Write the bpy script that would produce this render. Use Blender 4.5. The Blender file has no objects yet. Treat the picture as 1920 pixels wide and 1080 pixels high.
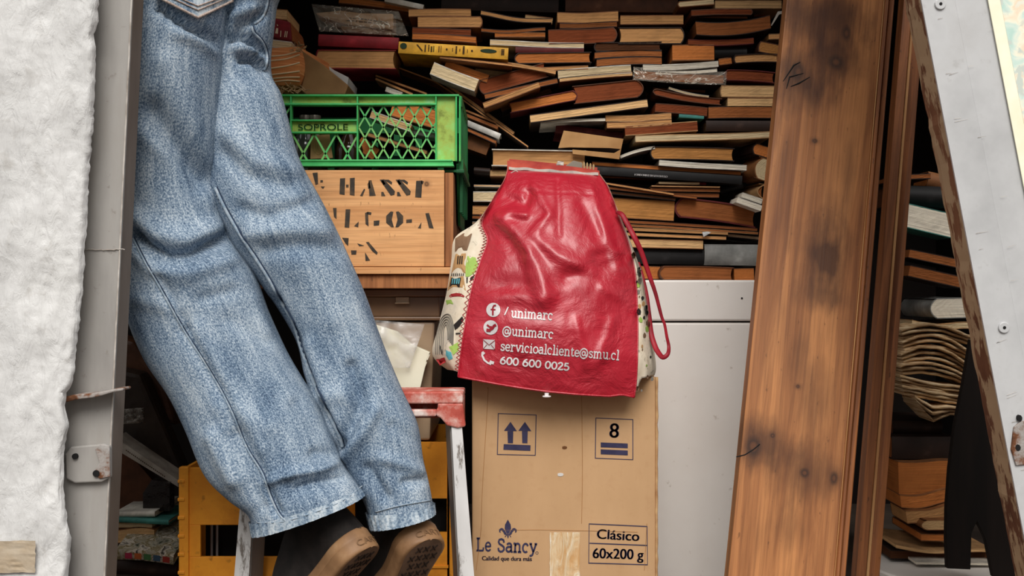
import bpy, bmesh, math, random
from mathutils import Vector, Matrix, Euler
from mathutils.bvhtree import BVHTree

# ------------------------------------------------------------------ camera, sky, sun, exposure
S = bpy.context.scene
COL = S.collection
CZ = 0.56                      # eye height above the stall floor
F = 2059.0                     # focal length in pixels of a 1920 wide frame
cd = bpy.data.cameras.new('camera'); cam = bpy.data.objects.new('camera', cd); COL.objects.link(cam)
cam.location = (0, 0, CZ); cam.rotation_euler = (math.pi/2, 0, 0)
cd.sensor_fit = 'HORIZONTAL'; cd.sensor_width = 36; cd.lens = 36*F/1920; cd.clip_start = .05
S.camera = cam
S.view_settings.view_transform = 'Standard'; S.view_settings.look = 'None'
S.view_settings.gamma = 1; S.view_settings.use_curve_mapping = False
S.view_settings.exposure = 0.34
W = bpy.data.worlds.new('sky'); S.world = W; W.use_nodes = True
bg = W.node_tree.nodes['Background']; bg.inputs[1].default_value = 0.95
wn = W.node_tree.nodes; wt = wn.new('ShaderNodeTexCoord'); wx = wn.new('ShaderNodeSeparateXYZ'); wr = wn.new('ShaderNodeValToRGB')   # overcast sky over a darker street
W.node_tree.links.new(wt.outputs['Generated'], wx.inputs[0]); W.node_tree.links.new(wx.outputs[2], wr.inputs[0]); W.node_tree.links.new(wr.outputs[0], bg.inputs[0])
for i, (q, c) in enumerate(((0.0, (.20, .185, .17, 1)), (.08, (.24, .225, .21, 1)), (.30, (.62, .62, .62, 1)), (.75, (1, .995, .985, 1)))):
    e_ = wr.color_ramp.elements[i] if i < 2 else wr.color_ramp.elements.new(q)
    e_.position = q; e_.color = c
sl = bpy.data.lights.new('sun', 'SUN'); sl.energy = 2.3; sl.angle = math.radians(34); sl.color = (1, .97, .93)
so = bpy.data.objects.new('sun', sl); COL.objects.link(so)
so.rotation_euler = Vector((-0.03, 0.71, -0.68)).to_track_quat('-Z', 'Y').to_euler(); so.location = (-.5, -2, 3)

# ------------------------------------------------------------------ helpers
def P(px, py, d): return Vector(((px-960)*d/F, d, CZ-(py-540)*d/F))
def pix(v): return (960+v[0]*F/v[1], 540-(v[2]-CZ)*F/v[1])
def lin(c):
    o = []
    for v in c[:3]:
        v /= 255.0
        o.append(v/12.92 if v <= .04045 else ((v+.055)/1.055)**2.4)
    return (o[0], o[1], o[2], 1)
def lerp(a, b, t): return a+(b-a)*t
def crom(pts, n):
    """n+1 samples of a Catmull-Rom curve"""
    pts = [Vector(p) for p in pts]; m = len(pts)-1; out = []
    for i in range(n+1):
        s = i/n*m; k = min(int(s), m-1); t = s-k
        p0 = pts[max(k-1, 0)]; p1 = pts[k]; p2 = pts[k+1]; p3 = pts[min(k+2, m)]
        out.append(.5*((2*p1)+(p2-p0)*t+(2*p0-5*p1+4*p2-p3)*t*t+(3*p1-p0-3*p2+p3)*t**3))
    return out
def segdist(x, y, poly):
    b = 1e9
    for (x0, y0), (x1, y1) in zip(poly[:-1], poly[1:]):
        dx, dy = x1-x0, y1-y0; L = dx*dx+dy*dy
        t = max(0, min(1, ((x-x0)*dx+(y-y0)*dy)/L)) if L else 0
        d = math.hypot(x-x0-t*dx, y-y0-t*dy)
        if d < b: b = d
    return b

class MB:
    def __init__(s): s.v = []; s.f = []; s.uv = None
    def add(s, vs, fs):
        n = len(s.v); s.v += [Vector(v) for v in vs]; s.f += [tuple(n+i for i in f) for f in fs]
    def box(s, x0, x1, y0, y1, z0, z1, M=None):
        c = [Vector((x, y, z)) for z in (z0, z1) for y in (y0, y1) for x in (x0, x1)]
        if M: c = [M @ v for v in c]
        s.add(c, [(0, 2, 3, 1), (4, 5, 7, 6), (0, 1, 5, 4), (2, 6, 7, 3), (0, 4, 6, 2), (1, 3, 7, 5)])
    def pbox(s, px0, px1, py0, py1, d, dd):
        a = P(px0, py1, d); b = P(px1, py0, d)
        s.box(a.x, b.x, d, d+dd, a.z, b.z)
    def grid(s, rows, closed=False):
        n = len(s.v); nu = len(rows[0])
        for r in rows: s.v += [Vector(p) for p in r]
        for i in range(len(rows)-1):
            for j in range(nu if closed else nu-1):
                k = (j+1) % nu
                s.f.append((n+i*nu+j, n+i*nu+k, n+(i+1)*nu+k, n+(i+1)*nu+j))
        return n
    def slab(s, top, bot):
        """closed solid between two equal point grids"""
        nr, nc = len(top), len(top[0]); a = len(s.v)
        for g in (top, bot):
            for r in g: s.v += [Vector(p) for p in r]
        b = a+nr*nc; I = lambda o, i, j: o+i*nc+j
        for i in range(nr-1):
            for j in range(nc-1):
                s.f.append((I(a, i, j), I(a, i, j+1), I(a, i+1, j+1), I(a, i+1, j)))
                s.f.append((I(b, i, j), I(b, i+1, j), I(b, i+1, j+1), I(b, i, j+1)))
        for i in range(nr-1):
            s.f.append((I(a, i, 0), I(a, i+1, 0), I(b, i+1, 0), I(b, i, 0)))
            s.f.append((I(a, i, nc-1), I(b, i, nc-1), I(b, i+1, nc-1), I(a, i+1, nc-1)))
        for j in range(nc-1):
            s.f.append((I(a, 0, j), I(b, 0, j), I(b, 0, j+1), I(a, 0, j+1)))
            s.f.append((I(a, nr-1, j), I(a, nr-1, j+1), I(b, nr-1, j+1), I(b, nr-1, j)))
    def tube(s, pts, r, n=8, flat=1.0, up=None):
        pts = [Vector(p) for p in pts]; m = len(pts); rows = []
        ref = Vector(up) if up else Vector((0.13, -1, 0.21))
        for i, p in enumerate(pts):
            t = (pts[min(i+1, m-1)]-pts[max(i-1, 0)])
            if t.length < 1e-9: t = Vector((0, 0, 1))
            t.normalize()
            a = ref-t*ref.dot(t)
            if a.length < 1e-4: a = t.orthogonal()
            a.normalize(); b = t.cross(a)
            rr = r[i] if isinstance(r, (list, tuple)) else r
            rows.append([p+a*(rr*flat*math.cos(2*math.pi*k/n))+b*(rr*math.sin(2*math.pi*k/n)) for k in range(n)])
        o = s.grid(rows, True)
        s.f.append(tuple(o+k for k in range(n))[::-1]); s.f.append(tuple(o+(m-1)*n+k for k in range(n)))
    def prism(s, poly, f0, f1):
        n = len(poly); a = [f0(*p) for p in poly]; b = [f1(*p) for p in poly]; o = len(s.v)
        s.v += [Vector(p) for p in a+b]
        s.f.append(tuple(o+i for i in range(n))); s.f.append(tuple(o+n+i for i in range(n))[::-1])
        for i in range(n):
            k = (i+1) % n; s.f.append((o+i, o+n+i, o+n+k, o+k))
    def pprism(s, poly, d, dd): s.prism(poly, lambda x, y: P(x, y, d), lambda x, y: P(x, y, d)+Vector((0, dd, 0)))
    def lathe(s, c, prof, n=20):
        rows = [[Vector((c[0]+r*math.cos(2*math.pi*k/n), c[1]+r*math.sin(2*math.pi*k/n), c[2]+z)) for k in range(n)] for r, z in prof]
        o = s.grid(rows, True); m = len(prof)
        s.f.append(tuple(o+k for k in range(n))[::-1]); s.f.append(tuple(o+(m-1)*n+k for k in range(n)))
    def bvh(s): return BVHTree.FromPolygons(s.v, s.f)
    def obj(s, name, mat, parent=None, smooth=False, bevel=0, local=False, angle=None, fix=True):
        me = bpy.data.meshes.new(name)
        vs = s.v
        if parent is not None and not local:
            M = Matrix.LocRotScale(parent.location, parent.rotation_euler, None)
            if parent.parent is not None:
                q = parent.parent; M = Matrix.LocRotScale(q.location, q.rotation_euler, None) @ M
            Mi = M.inverted(); vs = [Mi @ v for v in vs]
        me.from_pydata([tuple(v) for v in vs], [], s.f); me.update()
        if fix:
            bm = bmesh.new(); bm.from_mesh(me); bmesh.ops.recalc_face_normals(bm, faces=bm.faces); bm.to_mesh(me); bm.free()
        if s.uv:
            l = me.uv_layers.new(name='UVMap')
            for lp in me.loops: l.data[lp.index].uv = s.uv[lp.vertex_index]
        if mat: me.materials.append(mat)
        o = bpy.data.objects.new(name, me); COL.objects.link(o)
        if parent is not None: o.parent = parent
        if smooth:
            for p in me.polygons: p.use_smooth = True
            if angle is not None: me.set_sharp_from_angle(angle=math.radians(angle))
        if bevel:
            b = o.modifiers.new('bevel', 'BEVEL'); b.width = bevel; b.segments = 2; b.limit_method = 'ANGLE'; b.angle_limit = math.radians(40)
        return o

def tag(o, label=None, cat=None, group=None, kind=None):
    if label: o['label'] = label
    if cat: o['category'] = cat
    if group: o['group'] = group
    if kind: o['kind'] = kind
    return o
def thing(name, label, cat, loc, rot=(0, 0, 0), group=None):
    o = bpy.data.objects.new(name, None); COL.objects.link(o); o.location = loc; o.rotation_euler = rot
    o.empty_display_size = .05
    return tag(o, label, cat, group)

# ------------------------------------------------------------------ materials
class NT:
    def __init__(s, name, rough=.7, spec=.3):
        s.m = bpy.data.materials.new(name); s.m.use_nodes = True; s.t = s.m.node_tree; s.n = s.t.nodes
        s.b = s.n['Principled BSDF']; s.b.inputs['Roughness'].default_value = rough
        s.b.inputs['Specular IOR Level'].default_value = spec
        s.tc = s.n.new('ShaderNodeTexCoord')
    def link(s, a, b): s.t.links.new(a, b)
    def mapped(s, scale=(1, 1, 1), loc=(0, 0, 0), rot=(0, 0, 0), coord='Object'):
        m = s.n.new('ShaderNodeMapping'); s.link(s.tc.outputs[coord], m.inputs[0])
        m.inputs['Scale'].default_value = scale; m.inputs['Location'].default_value = loc; m.inputs['Rotation'].default_value = rot
        return m.outputs[0]
    def noise(s, vec, scale=5, detail=4, rough=.55, dist=0):
        k = s.n.new('ShaderNodeTexNoise'); s.link(vec, k.inputs['Vector'])
        k.inputs['Scale'].default_value = scale; k.inputs['Detail'].default_value = detail
        k.inputs['Roughness'].default_value = rough; k.inputs['Distortion'].default_value = dist
        return k.outputs['Fac']
    def ramp(s, fac, stops):
        r = s.n.new('ShaderNodeValToRGB'); s.link(fac, r.inputs[0]); e = r.color_ramp.elements
        while len(e) < len(stops): e.new(.5)
        for i, (p, c) in enumerate(stops): e[i].position = p; e[i].color = lin(c)
        return r.outputs[0]
    def fac(s, fac, a, b):
        r = s.n.new('ShaderNodeMapRange'); s.link(fac, r.inputs[0]); r.inputs[1].default_value = a; r.inputs[2].default_value = b
        return r.outputs[0]
    def mix(s, f, a, b, mode='MIX'):
        m = s.n.new('ShaderNodeMix'); m.data_type = 'RGBA'; m.blend_type = mode
        for v, i in ((f, 0), (a, 6), (b, 7)):
            if isinstance(v, (int, float)): m.inputs[i].default_value = v
            elif isinstance(v, tuple): m.inputs[i].default_value = lin(v)
            else: s.link(v, m.inputs[i])
        return m.outputs[2]
    def math(s, op, a, b=0.0):
        m = s.n.new('ShaderNodeMath'); m.operation = op
        for v, i in ((a, 0), (b, 1)):
            if isinstance(v, (int, float)): m.inputs[i].default_value = v
            else: s.link(v, m.inputs[i])
        return m.outputs[0]
    def vary(s, col, amt=.25):
        oi = s.n.new('ShaderNodeObjectInfo'); h = s.n.new('ShaderNodeHueSaturation')
        r = s.n.new('ShaderNodeMapRange'); s.link(oi.outputs['Random'], r.inputs[0]); r.inputs[3].default_value = 1-amt; r.inputs[4].default_value = 1+amt
        s.link(r.outputs[0], h.inputs['Value']); s.link(col, h.inputs['Color']); return h.outputs[0]
    def base(s, col):
        if isinstance(col, tuple): s.b.inputs['Base Color'].default_value = lin(col)
        else: s.link(col, s.b.inputs['Base Color'])
        return s
    def bump(s, h, strength=.3, dist=.002):
        k = s.n.new('ShaderNodeBump'); k.inputs['Strength'].default_value = strength; k.inputs['Distance'].default_value = dist
        s.link(h, k.inputs['Height'])
        prev = s.b.inputs['Normal'].links
        if prev: s.link(prev[0].from_socket, k.inputs['Normal'])
        s.link(k.outputs[0], s.b.inputs['Normal']); return s
    def rough(s, f, a, b):
        r = s.n.new('ShaderNodeMapRange'); s.link(f, r.inputs[0]); r.inputs[3].default_value = a; r.inputs[4].default_value = b
        s.link(r.outputs[0], s.b.inputs['Roughness']); return s

def simple(name, c1, c2=None, scale=8, stretch=(1, 1, 1), rough=.7, spec=.3, bump=.15, bd=.001, lo=.35, hi=.65, vary=0, metal=0):
    t = NT(name, rough, spec); v = t.mapped(stretch); f = t.noise(v, scale, 5)
    c = t.ramp(f, [(lo, c1), (hi, c2 or tuple(x*.8 for x in c1))])
    if vary: c = t.vary(c, vary)
    t.base(c)
    if bump: t.bump(t.noise(v, scale*4, 4), bump, bd)
    t.b.inputs['Metallic'].default_value = metal
    return t.m

PAGE = {'tan': (214, 158, 102), 'lt': (228, 184, 130), 'cream': (238, 212, 168), 'white': (246, 234, 214), 'brn': (160, 96, 54),
        'rust': (142, 74, 44), 'org': (208, 126, 66), 'dk': (88, 54, 34), 'gold': (196, 136, 76), 'gry': (168, 140, 110)}
COVER = {'dk': (46, 29, 21), 'brn': (92, 54, 32), 'mar': (98, 30, 28), 'red': (140, 28, 36), 'blk': (22, 20, 20), 'green': (30, 74, 54),
         'grey': (138, 138, 134), 'wht': (222, 214, 200), 'tan': (178, 136, 92), 'kraft': (140, 90, 52), 'yel': (232, 172, 52), 'teal': (70, 140, 130),
         'silver': (190, 186, 178)}
PM, CM = {}, {}
for k, c in PAGE.items():
    t = NT('pages_'+k, .9, .1)
    f = t.noise(t.mapped((4, 4, 1100)), 1.0, 3, .7); g = t.noise(t.mapped((22, 22, 22)), 1.0, 4)
    col = t.mix(t.fac(f, .38, .62), tuple(x*.78 for x in c), tuple(min(255, x*1.05) for x in c))
    col = t.mix(t.math('MULTIPLY', t.fac(g, .5, .75), .35), col, tuple(x*.6 for x in c))
    t.base(t.vary(col, .16)); t.bump(f, .5, .0012); PM[k] = t.m
for k, c in COVER.items():
    t = NT('book_cloth_'+k, .62, .3); v = t.mapped((1, 1, 1)); f = t.noise(v, 24, 5, .6); g = t.noise(v, 160, 3)
    col = t.ramp(f, [(.3, tuple(x*.72 for x in c)), (.6, c), (.78, tuple(min(255, x*1.15+14) for x in c))])
    t.base(t.vary(col, .12)); t.bump(g, .25, .0006); CM[k] = t.m

def wood(name, light, dark, knots=(), axis='z', grain=1.0, rough=.55, stains=(), stain_c=(70, 38, 20)):
    """local z runs along the grain"""
    t = NT(name, rough, .35)
    sc = {'z': (40, 40, 1.8), 'x': (1.8, 40, 40), 'y': (40, 1.8, 40)}[axis]
    sc2 = {'z': (240, 240, 8), 'x': (8, 240, 240), 'y': (240, 8, 240)}[axis]
    v = t.mapped(sc); f = t.noise(v, grain, 6, .6, 1.2); g = t.noise(t.mapped(sc2), 1, 3, .6)
    big = t.noise(t.mapped((7, 7, 3)), 1, 4, .6)
    col = t.ramp(f, [(.28, dark), (.46, tuple(lerp(a, b, .55) for a, b in zip(dark, light))), (.62, light), (.8, tuple(lerp(a, b, .75) for a, b in zip(dark, light)))])
    col = t.mix(t.math('MULTIPLY', t.fac(g, .45, .75), .45), col, tuple(x*.7 for x in dark))
    col = t.mix(t.math('MULTIPLY', t.fac(big, .5, .8), .55), col, tuple(x*.8 for x in dark))
    def blob(cx, cz, rx, rz, soft, amt, colr, col, wob=.35):
        m = t.mapped((1/rx, 0, 1/rz), (-cx/rx, 0, -cz/rz))
        ln = t.n.new('ShaderNodeVectorMath'); ln.operation = 'LENGTH'; t.link(m, ln.inputs[0])
        dd = t.math('ADD', ln.outputs['Value'], t.math('MULTIPLY', t.math('SUBTRACT', t.noise(t.mapped((40, 40, 14)), 1, 4), .5), wob*4))
        r = t.n.new('ShaderNodeMapRange'); t.link(dd, r.inputs[0]); r.inputs[1].default_value = 1; r.inputs[2].default_value = 1-soft
        return t.mix(t.math('MULTIPLY', r.outputs[0], amt), col, colr)
    sp = t.noise(t.mapped((160, 160, 60)), 1, 3, .6); col = t.mix(t.math('MULTIPLY', t.fac(sp, .64, .72), .5), col, tuple(x*.45 for x in dark))
    for cx, cz, rx, rz, amt in stains: col = blob(cx, cz, rx, rz, .75, amt, stain_c, col)
    for cx, cz, rx, rz in knots:
        col = blob(cx, cz, rx*1.9, rz*1.9, .8, .6, tuple(x*.7 for x in dark), col, .2)
        col = blob(cx, cz, rx, rz, .6, .85, (44, 24, 14), col, .15)
        col = blob(cx, cz, rx*.45, rz*.45, .6, .6, tuple(x*.9 for x in dark), col, .15)
    t.base(col); t.bump(g, .3, .0008); t.bump(f, .15, .001); return t.m

M_dark = simple('dark_interior', (30, 22, 18), (18, 13, 11), 6, rough=.9)
M_floor = simple('stall_floor', (90, 78, 68), (62, 52, 46), 5, rough=.9)
M_thread = simple('pale_thread', (206, 198, 186), (176, 168, 160), 60, rough=.9)
M_black = simple('matte_black', (20, 18, 17), (12, 11, 11), 20, rough=.75)

# ------------------------------------------------------------------ lettering
def arc(cx, cy, rx, ry, a0, a1, n=9):
    return [(cx+rx*math.cos(math.radians(lerp(a0, a1, i/n))), cy+ry*math.sin(math.radians(lerp(a0, a1, i/n)))) for i in range(n+1)]
def O_(cx, cy, rx, ry): return arc(cx, cy, rx, ry, 0, 360, 18)
GL = {   # slab serif strokes: advance, strokes
 '/': (.34, [[(.02, -.08), (.26, .76)]]), ' ': (.3, []), '.': (.2, [[(.06, .03), (.12, .03)], [(.06, .06), (.12, .06)]]),
 'u': (.58, [[(.0, .49), (.12, .49), (.12, .16)]+arc(.25, .15, .13, .13, 180, 290, 6)+[(.40, .14)], [(.30, .49), (.42, .49), (.42, .01), (.54, .01)]]),
 'n': (.60, [[(0, .49), (.12, .49), (.12, .01)], [(0, .01), (.24, .01)], [(.12, .34)]+arc(.28, .34, .15, .15, 150, 0, 7)+[(.43, .01)], [(.31, .01), (.55, .01)]]),
 'i': (.30, [[(.02, .49), (.14, .49), (.14, .01)], [(.01, .01), (.27, .01)], [(.11, .66), (.17, .66)], [(.11, .69), (.17, .69)]]),
 'm': (.88, [[(0, .49), (.12, .49), (.12, .01)], [(.01, .01), (.23, .01)], [(.12, .36)]+arc(.26, .36, .13, .13, 150, 0, 7)+[(.39, .01)], [(.30, .01), (.48, .01)],
              [(.39, .36)]+arc(.54, .36, .14, .13, 150, 0, 7)+[(.68, .01)], [(.58, .01), (.80, .01)]]),
 'a': (.52, [arc(.22, .36, .15, .13, 160, 0, 7)+[(.37, .08), (.40, .01), (.48, .01)], [(.37, .29)]+arc(.2, .15, .17, .14, 90, 270, 8)+[(.30, .04), (.37, .12)]]),
 'r': (.46, [[(0, .49), (.13, .49), (.13, .01)], [(0, .01), (.27, .01)], [(.13, .30), (.2, .44), (.3, .49), (.38, .46), (.39, .38)]]),
 'c': (.50, [[(.40, .36)]+arc(.24, .25, .19, .24, 50, 310, 12)]),
 '@': (.84, [arc(.38, .28, .36, .38, -55, 300, 20), O_(.36, .28, .14, .16), [(.52, .44), (.50, .16), (.58, .12), (.68, .2), (.73, .32)]]),
 's': (.44, [[(.35, .36), (.33, .45), (.2, .49), (.08, .45), (.06, .36), (.14, .29), (.28, .23), (.36, .15), (.33, .05), (.2, .01), (.08, .05), (.05, .14)]]),
 'e': (.50, [[(.06, .26), (.42, .26), (.40, .38), (.32, .47), (.22, .49), (.11, .44), (.05, .32), (.05, .2), (.11, .07), (.22, .01), (.34, .03), (.42, .11)]]),
 'v': (.54, [[(.08, .49), (.27, .01), (.46, .49)], [(0, .49), (.18, .49)], [(.36, .49), (.54, .49)]]),
 'o': (.54, [O_(.26, .25, .21, .24)]),
 'l': (.29, [[(.01, .74), (.14, .74), (.14, .01)], [(.01, .01), (.27, .01)]]),
 't': (.36, [[(.13, .66), (.13, .12), (.18, .02), (.28, .02), (.33, .1)], [(.02, .49), (.3, .49)]]),
 '6': (.56, [[(.40, .68), (.26, .64), (.12, .48), (.07, .26)], O_(.26, .22, .2, .21)]),
 '0': (.56, [O_(.26, .35, .21, .34)]),
 '2': (.54, [[(.07, .52), (.08, .62), (.18, .70), (.32, .69), (.41, .58), (.38, .44), (.22, .24), (.06, .02), (.44, .02), (.45, .12)]]),
 '5': (.54, [[(.40, .68), (.12, .68), (.09, .38), (.2, .44), (.33, .42), (.43, .31), (.43, .18), (.34, .05), (.2, .01), (.08, .06), (.06, .14)]]),
 'L': (.66, [[(.14, .72), (.14, .02)], [(.02, .71), (.28, .71)], [(.02, .02), (.52, .02), (.55, .2)]]),
 'S': (.60, [[(.46, .52), (.42, .66), (.28, .72), (.13, .68), (.08, .55), (.15, .44), (.34, .35), (.46, .26), (.47, .12), (.36, .02), (.22, 0), (.10, .07), (.07, .22)]]),
 'y': (.54, [[(.08, .49), (.28, .04)], [(.46, .49), (.22, -.14), (.10, -.2), (.05, -.14)], [(0, .49), (.18, .49)], [(.36, .49), (.54, .49)]]),
}
def ribbon(m, pts, w, fn, step=.06):
    q = [pts[0]]
    for a, b in zip(pts[:-1], pts[1:]):
        k = max(1, int(math.hypot(b[0]-a[0], b[1]-a[1])/step))
        q += [(lerp(a[0], b[0], i/k), lerp(a[1], b[1], i/k)) for i in range(1, k+1)]
    rows = []; n = len(q); closed = n > 3 and math.hypot(q[0][0]-q[-1][0], q[0][1]-q[-1][1]) < 1e-6
    for i, p in enumerate(q):
        a = q[i-1] if i else (q[-2] if closed else q[0]); b = q[i+1] if i < n-1 else (q[1] if closed else q[-1])
        dx, dy = b[0]-a[0], b[1]-a[1]; L = math.hypot(dx, dy) or 1
        nx, ny = -dy/L*w/2, dx/L*w/2
        ex = ey = 0
        rows.append([fn(p[0]-nx+ex, p[1]-ny+ey), fn(p[0]+nx+ex, p[1]+ny+ey)])
    m.grid(rows)
def strokes(m, text, w, fn, x0, y0, x1, y1, em):
    """write text along a baseline (x0,y0)-(x1,y1) in pixels, letter height em pixels"""
    tot = sum(GL[c][0] for c in text); L = math.hypot(x1-x0, y1-y0); ux, uy = (x1-x0)/L, (y1-y0)/L
    sx = L/tot; a = 0
    for c in text:
        adv, st = GL[c]
        for pts in st:
            ribbon(m, pts, w/em, lambda u, v: fn(x0+ux*(a+u)*sx+uy*v*em*1.0, y0+uy*(a+u)*sx-ux*v*em))
        a += adv
def font_geo(text):
    cu = bpy.data.curves.new('letters', 'FONT'); cu.body = text; cu.size = 1
    ob = bpy.data.objects.new('letters', cu); COL.objects.link(ob); bpy.context.view_layer.update()
    me = bpy.data.meshes.new_from_object(ob.evaluated_get(bpy.context.evaluated_depsgraph_get()))
    vs = [(v.co.x, v.co.y) for v in me.vertices]; fs = [tuple(p.vertices) for p in me.polygons]
    bpy.data.objects.remove(ob); bpy.data.curves.remove(cu); bpy.data.meshes.remove(me)
    return vs, fs
def print_font(m, text, fn, x0, y0, x1, y1, h, bold=0):
    """printed text whose ink runs from (x0,y0) to (x1,y1) on the baseline; h = capital height in pixels"""
    vs, fs = font_geo(text); a = min(v[0] for v in vs); b = max(v[0] for v in vs)
    L = math.hypot(x1-x0, y1-y0); ux, uy = (x1-x0)/L, (y1-y0)/L; s = L/(b-a); hs = h/.70
    for dx in ((0,) if not bold else (-bold, 0, bold)):
        o = len(m.v)
        for x, y in vs:
            X = (x-a)*s+dx; Y = y*hs
            m.v.append(fn(x0+ux*X+uy*Y, y0+uy*X-ux*Y))
        m.f += [tuple(o+i for i in f) for f in fs]
from mathutils import noise as NZ
def nz(x, y, z=0, s=1): return NZ.noise(Vector((x*s, y*s, z*s)))

# ------------------------------------------------------------------ the stall shell
m = MB(); m.box(-3, 3, .2, 3.0, -.08, 0); o = m.obj('floor', M_floor); tag(o, kind='structure')
m = MB(); m.box(-1.10, 1.20, 2.85, 2.95, 0, 1.80); tag(m.obj('wall_back', M_dark), kind='structure')
m = MB(); m.box(1.10, 1.20, 1.75, 2.85, 0, 1.80); tag(m.obj('wall_right', M_dark), kind='structure')
m = MB(); m.box(-1.10, 1.20, 1.75, 2.95, 1.80, 1.88); tag(m.obj('ceiling', M_dark), kind='structure')

m = MB(); m.box(-1.10, 1.20, 1.93, 2.0, 1.33, 1.80); tag(m.obj('added_shade_beam', M_dark), kind='structure')  # unseen beam added above the frame to shade the upper books
m = MB(); m.box(-1.20, -1.10, 1.90, 2.85, 0, 1.80); tag(m.obj('wall_left', M_dark), kind='structure')
# plaster wall, ragged along its right edge
t = NT('white_plaster', .85, .2)
v = t.mapped((1, 1, 1)); f1 = t.noise(t.mapped((9, 9, 5)), 1, 6, .62); f2 = t.noise(v, 38, 6, .65, .6); f3 = t.noise(t.mapped((60, 60, 16)), 1, 5, .6, 1.0)
c = t.ramp(f1, [(.3, (196, 195, 193)), (.55, (212, 211, 209)), (.75, (204, 203, 200))])
c = t.mix(t.math('MULTIPLY', t.fac(f2, .58, .72), .55), c, (178, 174, 168))
t.base(c); t.bump(f3, .65, .006); t.bump(f2, .35, .003); M_plaster = t.m
edge = [(190, -900), (186, -40), (184, 40), (178, 60), (179, 150), (176, 200), (173, 260), (166, 340), (164, 400), (160, 470), (158, 520), (152, 575), (150, 600), (143, 650), (139, 715), (124, 738), (123, 765),
        (131, 800), (121, 840), (120, 880), (119, 900), (122, 950), (133, 1010), (130, 1060), (128, 1090), (125, 1500)]
def edge_x(y):
    for (x0, y0), (x1, y1) in zip(edge[:-1], edge[1:]):
        if y <= y1: return lerp(x0, x1, (y-y0)/(y1-y0))
    return edge[-1][0]
ys = [-900+i*60 for i in range(15)]+[i*8 for i in range(0, 140)]+[1120+i*60 for i in range(6)]
DW = 1.402
fr, bk = [], []
for y in ys:
    e = edge_x(y)+2.4*nz(y, 7, 3, .06)+2.6*nz(y, 2, 9, .15)
    r, q = [], []
    for k in range(61):
        u = k/60; x = lerp(-900, e, 1-(1-u)**2.2) if k < 60 else e
        n = .0035*nz(x, y, 0, .012)+.0028*nz(x*.9+y*.4, y*.35, 5, .045)+.0024*nz(x, y, 2, .12)
        fall = .010*max(0, 1-(e-x)/16)**2
        r.append(P(x, y, DW-n+fall)); q.append(P(x, y, DW+.036))
    fr.append(r); bk.append(q)
m = MB(); m.slab(fr, bk); wl = m.obj('wall_left', M_plaster, smooth=True, angle=60); tag(wl, kind='structure')
t = NT('bare_render', .9, .2); f = t.noise(t.mapped((30, 30, 30)), 1, 5)
t.base(t.ramp(f, [(.35, (182, 168, 148)), (.6, (164, 146, 122)), (.75, (190, 184, 174))])); t.bump(f, .5, .003); M_render = t.m
m = MB(); m.grid([[P(lerp(-30, 66+3*nz(y, 1, 1, .2), k/12)+1.5*nz(k, y, 4, .5), y+2*nz(k, 3, 2, .6), DW-.0065-.001*nz(k, y, 3, .3)) for k in range(13)] for y in range(1014, 1076, 5)])
tag(m.obj('trim_1', M_render), kind='structure')

# ------------------------------------------------------------------ grey steel door post
t = NT('grey_paint_steel', .5, .4); f = t.noise(t.mapped((14, 14, 3)), 1, 5, .6); g = t.noise(t.mapped((60, 60, 60)), 1, 5, .7)
c = t.ramp(f, [(.3, (138, 134, 130)), (.5, (158, 154, 149)), (.72, (146, 139, 131))])
c = t.mix(t.math('MULTIPLY', t.fac(g, .62, .75), .7), c, (104, 92, 82)); t.base(c); t.bump(g, .15, .001); M_steel = t.m
M_steel_brown = simple('grey_brown_paint', (122, 110, 100), (98, 86, 76), 12, (1, 1, .3), .6)
t = NT('rusty_iron', .8, .2); f = t.noise(t.mapped((45, 45, 45)), 1, 6, .65)
t.base(t.ramp(f, [(.32, (64, 40, 28)), (.45, (112, 72, 48)), (.55, (150, 142, 136)), (.7, (168, 164, 160))])); t.bump(f, .6, .003); M_rust = t.m
M_worn = simple('worn_paint_edge', (206, 200, 192), (150, 140, 130), 30, rough=.5)
post = thing('steel_door_post', 'grey painted steel door post standing beside the white plaster wall', 'door post', Vector((P(220, 540, 1.4500).x, 1.4500, 0)))
rx = lambda y: 248-(y)*51/1080.0
yb = 540+CZ*F/1.4500
m = MB(); m.pprism([(84, -900), (rx(-900), -900), (rx(yb), yb), (60, yb)], 1.4500, .005); m.obj('post_face', M_steel, post, bevel=.001)
a0, a1 = P(rx(-900), -900, 1.4500), P(rx(yb), yb, 1.4500)
m = MB(); q = [a0, a0+Vector((-.005, 0, 0)), a1+Vector((-.005, 0, 0)), a1]
m.add([p+Vector((0, .005, 0)) for p in q]+[p+Vector((.002, .037, 0)) for p in q], [(0, 1, 2, 3), (7, 6, 5, 4), (0, 3, 7, 4), (1, 5, 6, 2), (0, 4, 5, 1), (3, 2, 6, 7)])
m.obj('post_return', M_steel_brown, post)
m = MB(); m.tube([P(rx(y)-1.2+.7*nz(y, 4, 4, .05), y, 1.4495) for y in range(-900, 1400, 12)], .0013, 6); tag(m.obj('worn_edge', M_worn, post, True), 'pale worn ridge of the post')
m = MB()
m.tube([P(x, 468+2.5*nz(x, 9, 1, .15), 1.4485) for x in range(158, 236, 4)], [.0005+.0008*abs(nz(x, 3, 3, .3)) for x in range(158, 236, 4)], 6)
m.obj('weld_seam', M_worn, post, True)
m = MB(); top = [[P(lerp(121, 231, u), lerp(744, 728, u)-4*math.sin(u*9)*.3+w*lerp(11, 5, u), 1.4180+.024*w*0+.012*0) for u in [i/14 for i in range(15)]] for w in (0, 1)]
bot = [[p+Vector((0, .03, .0)) for p in r] for r in top]; m.slab(top, bot)
tag(m.obj('latch_tab', M_rust, post, bevel=.0015), 'bent rusty iron tab sticking out of the post')
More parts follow.
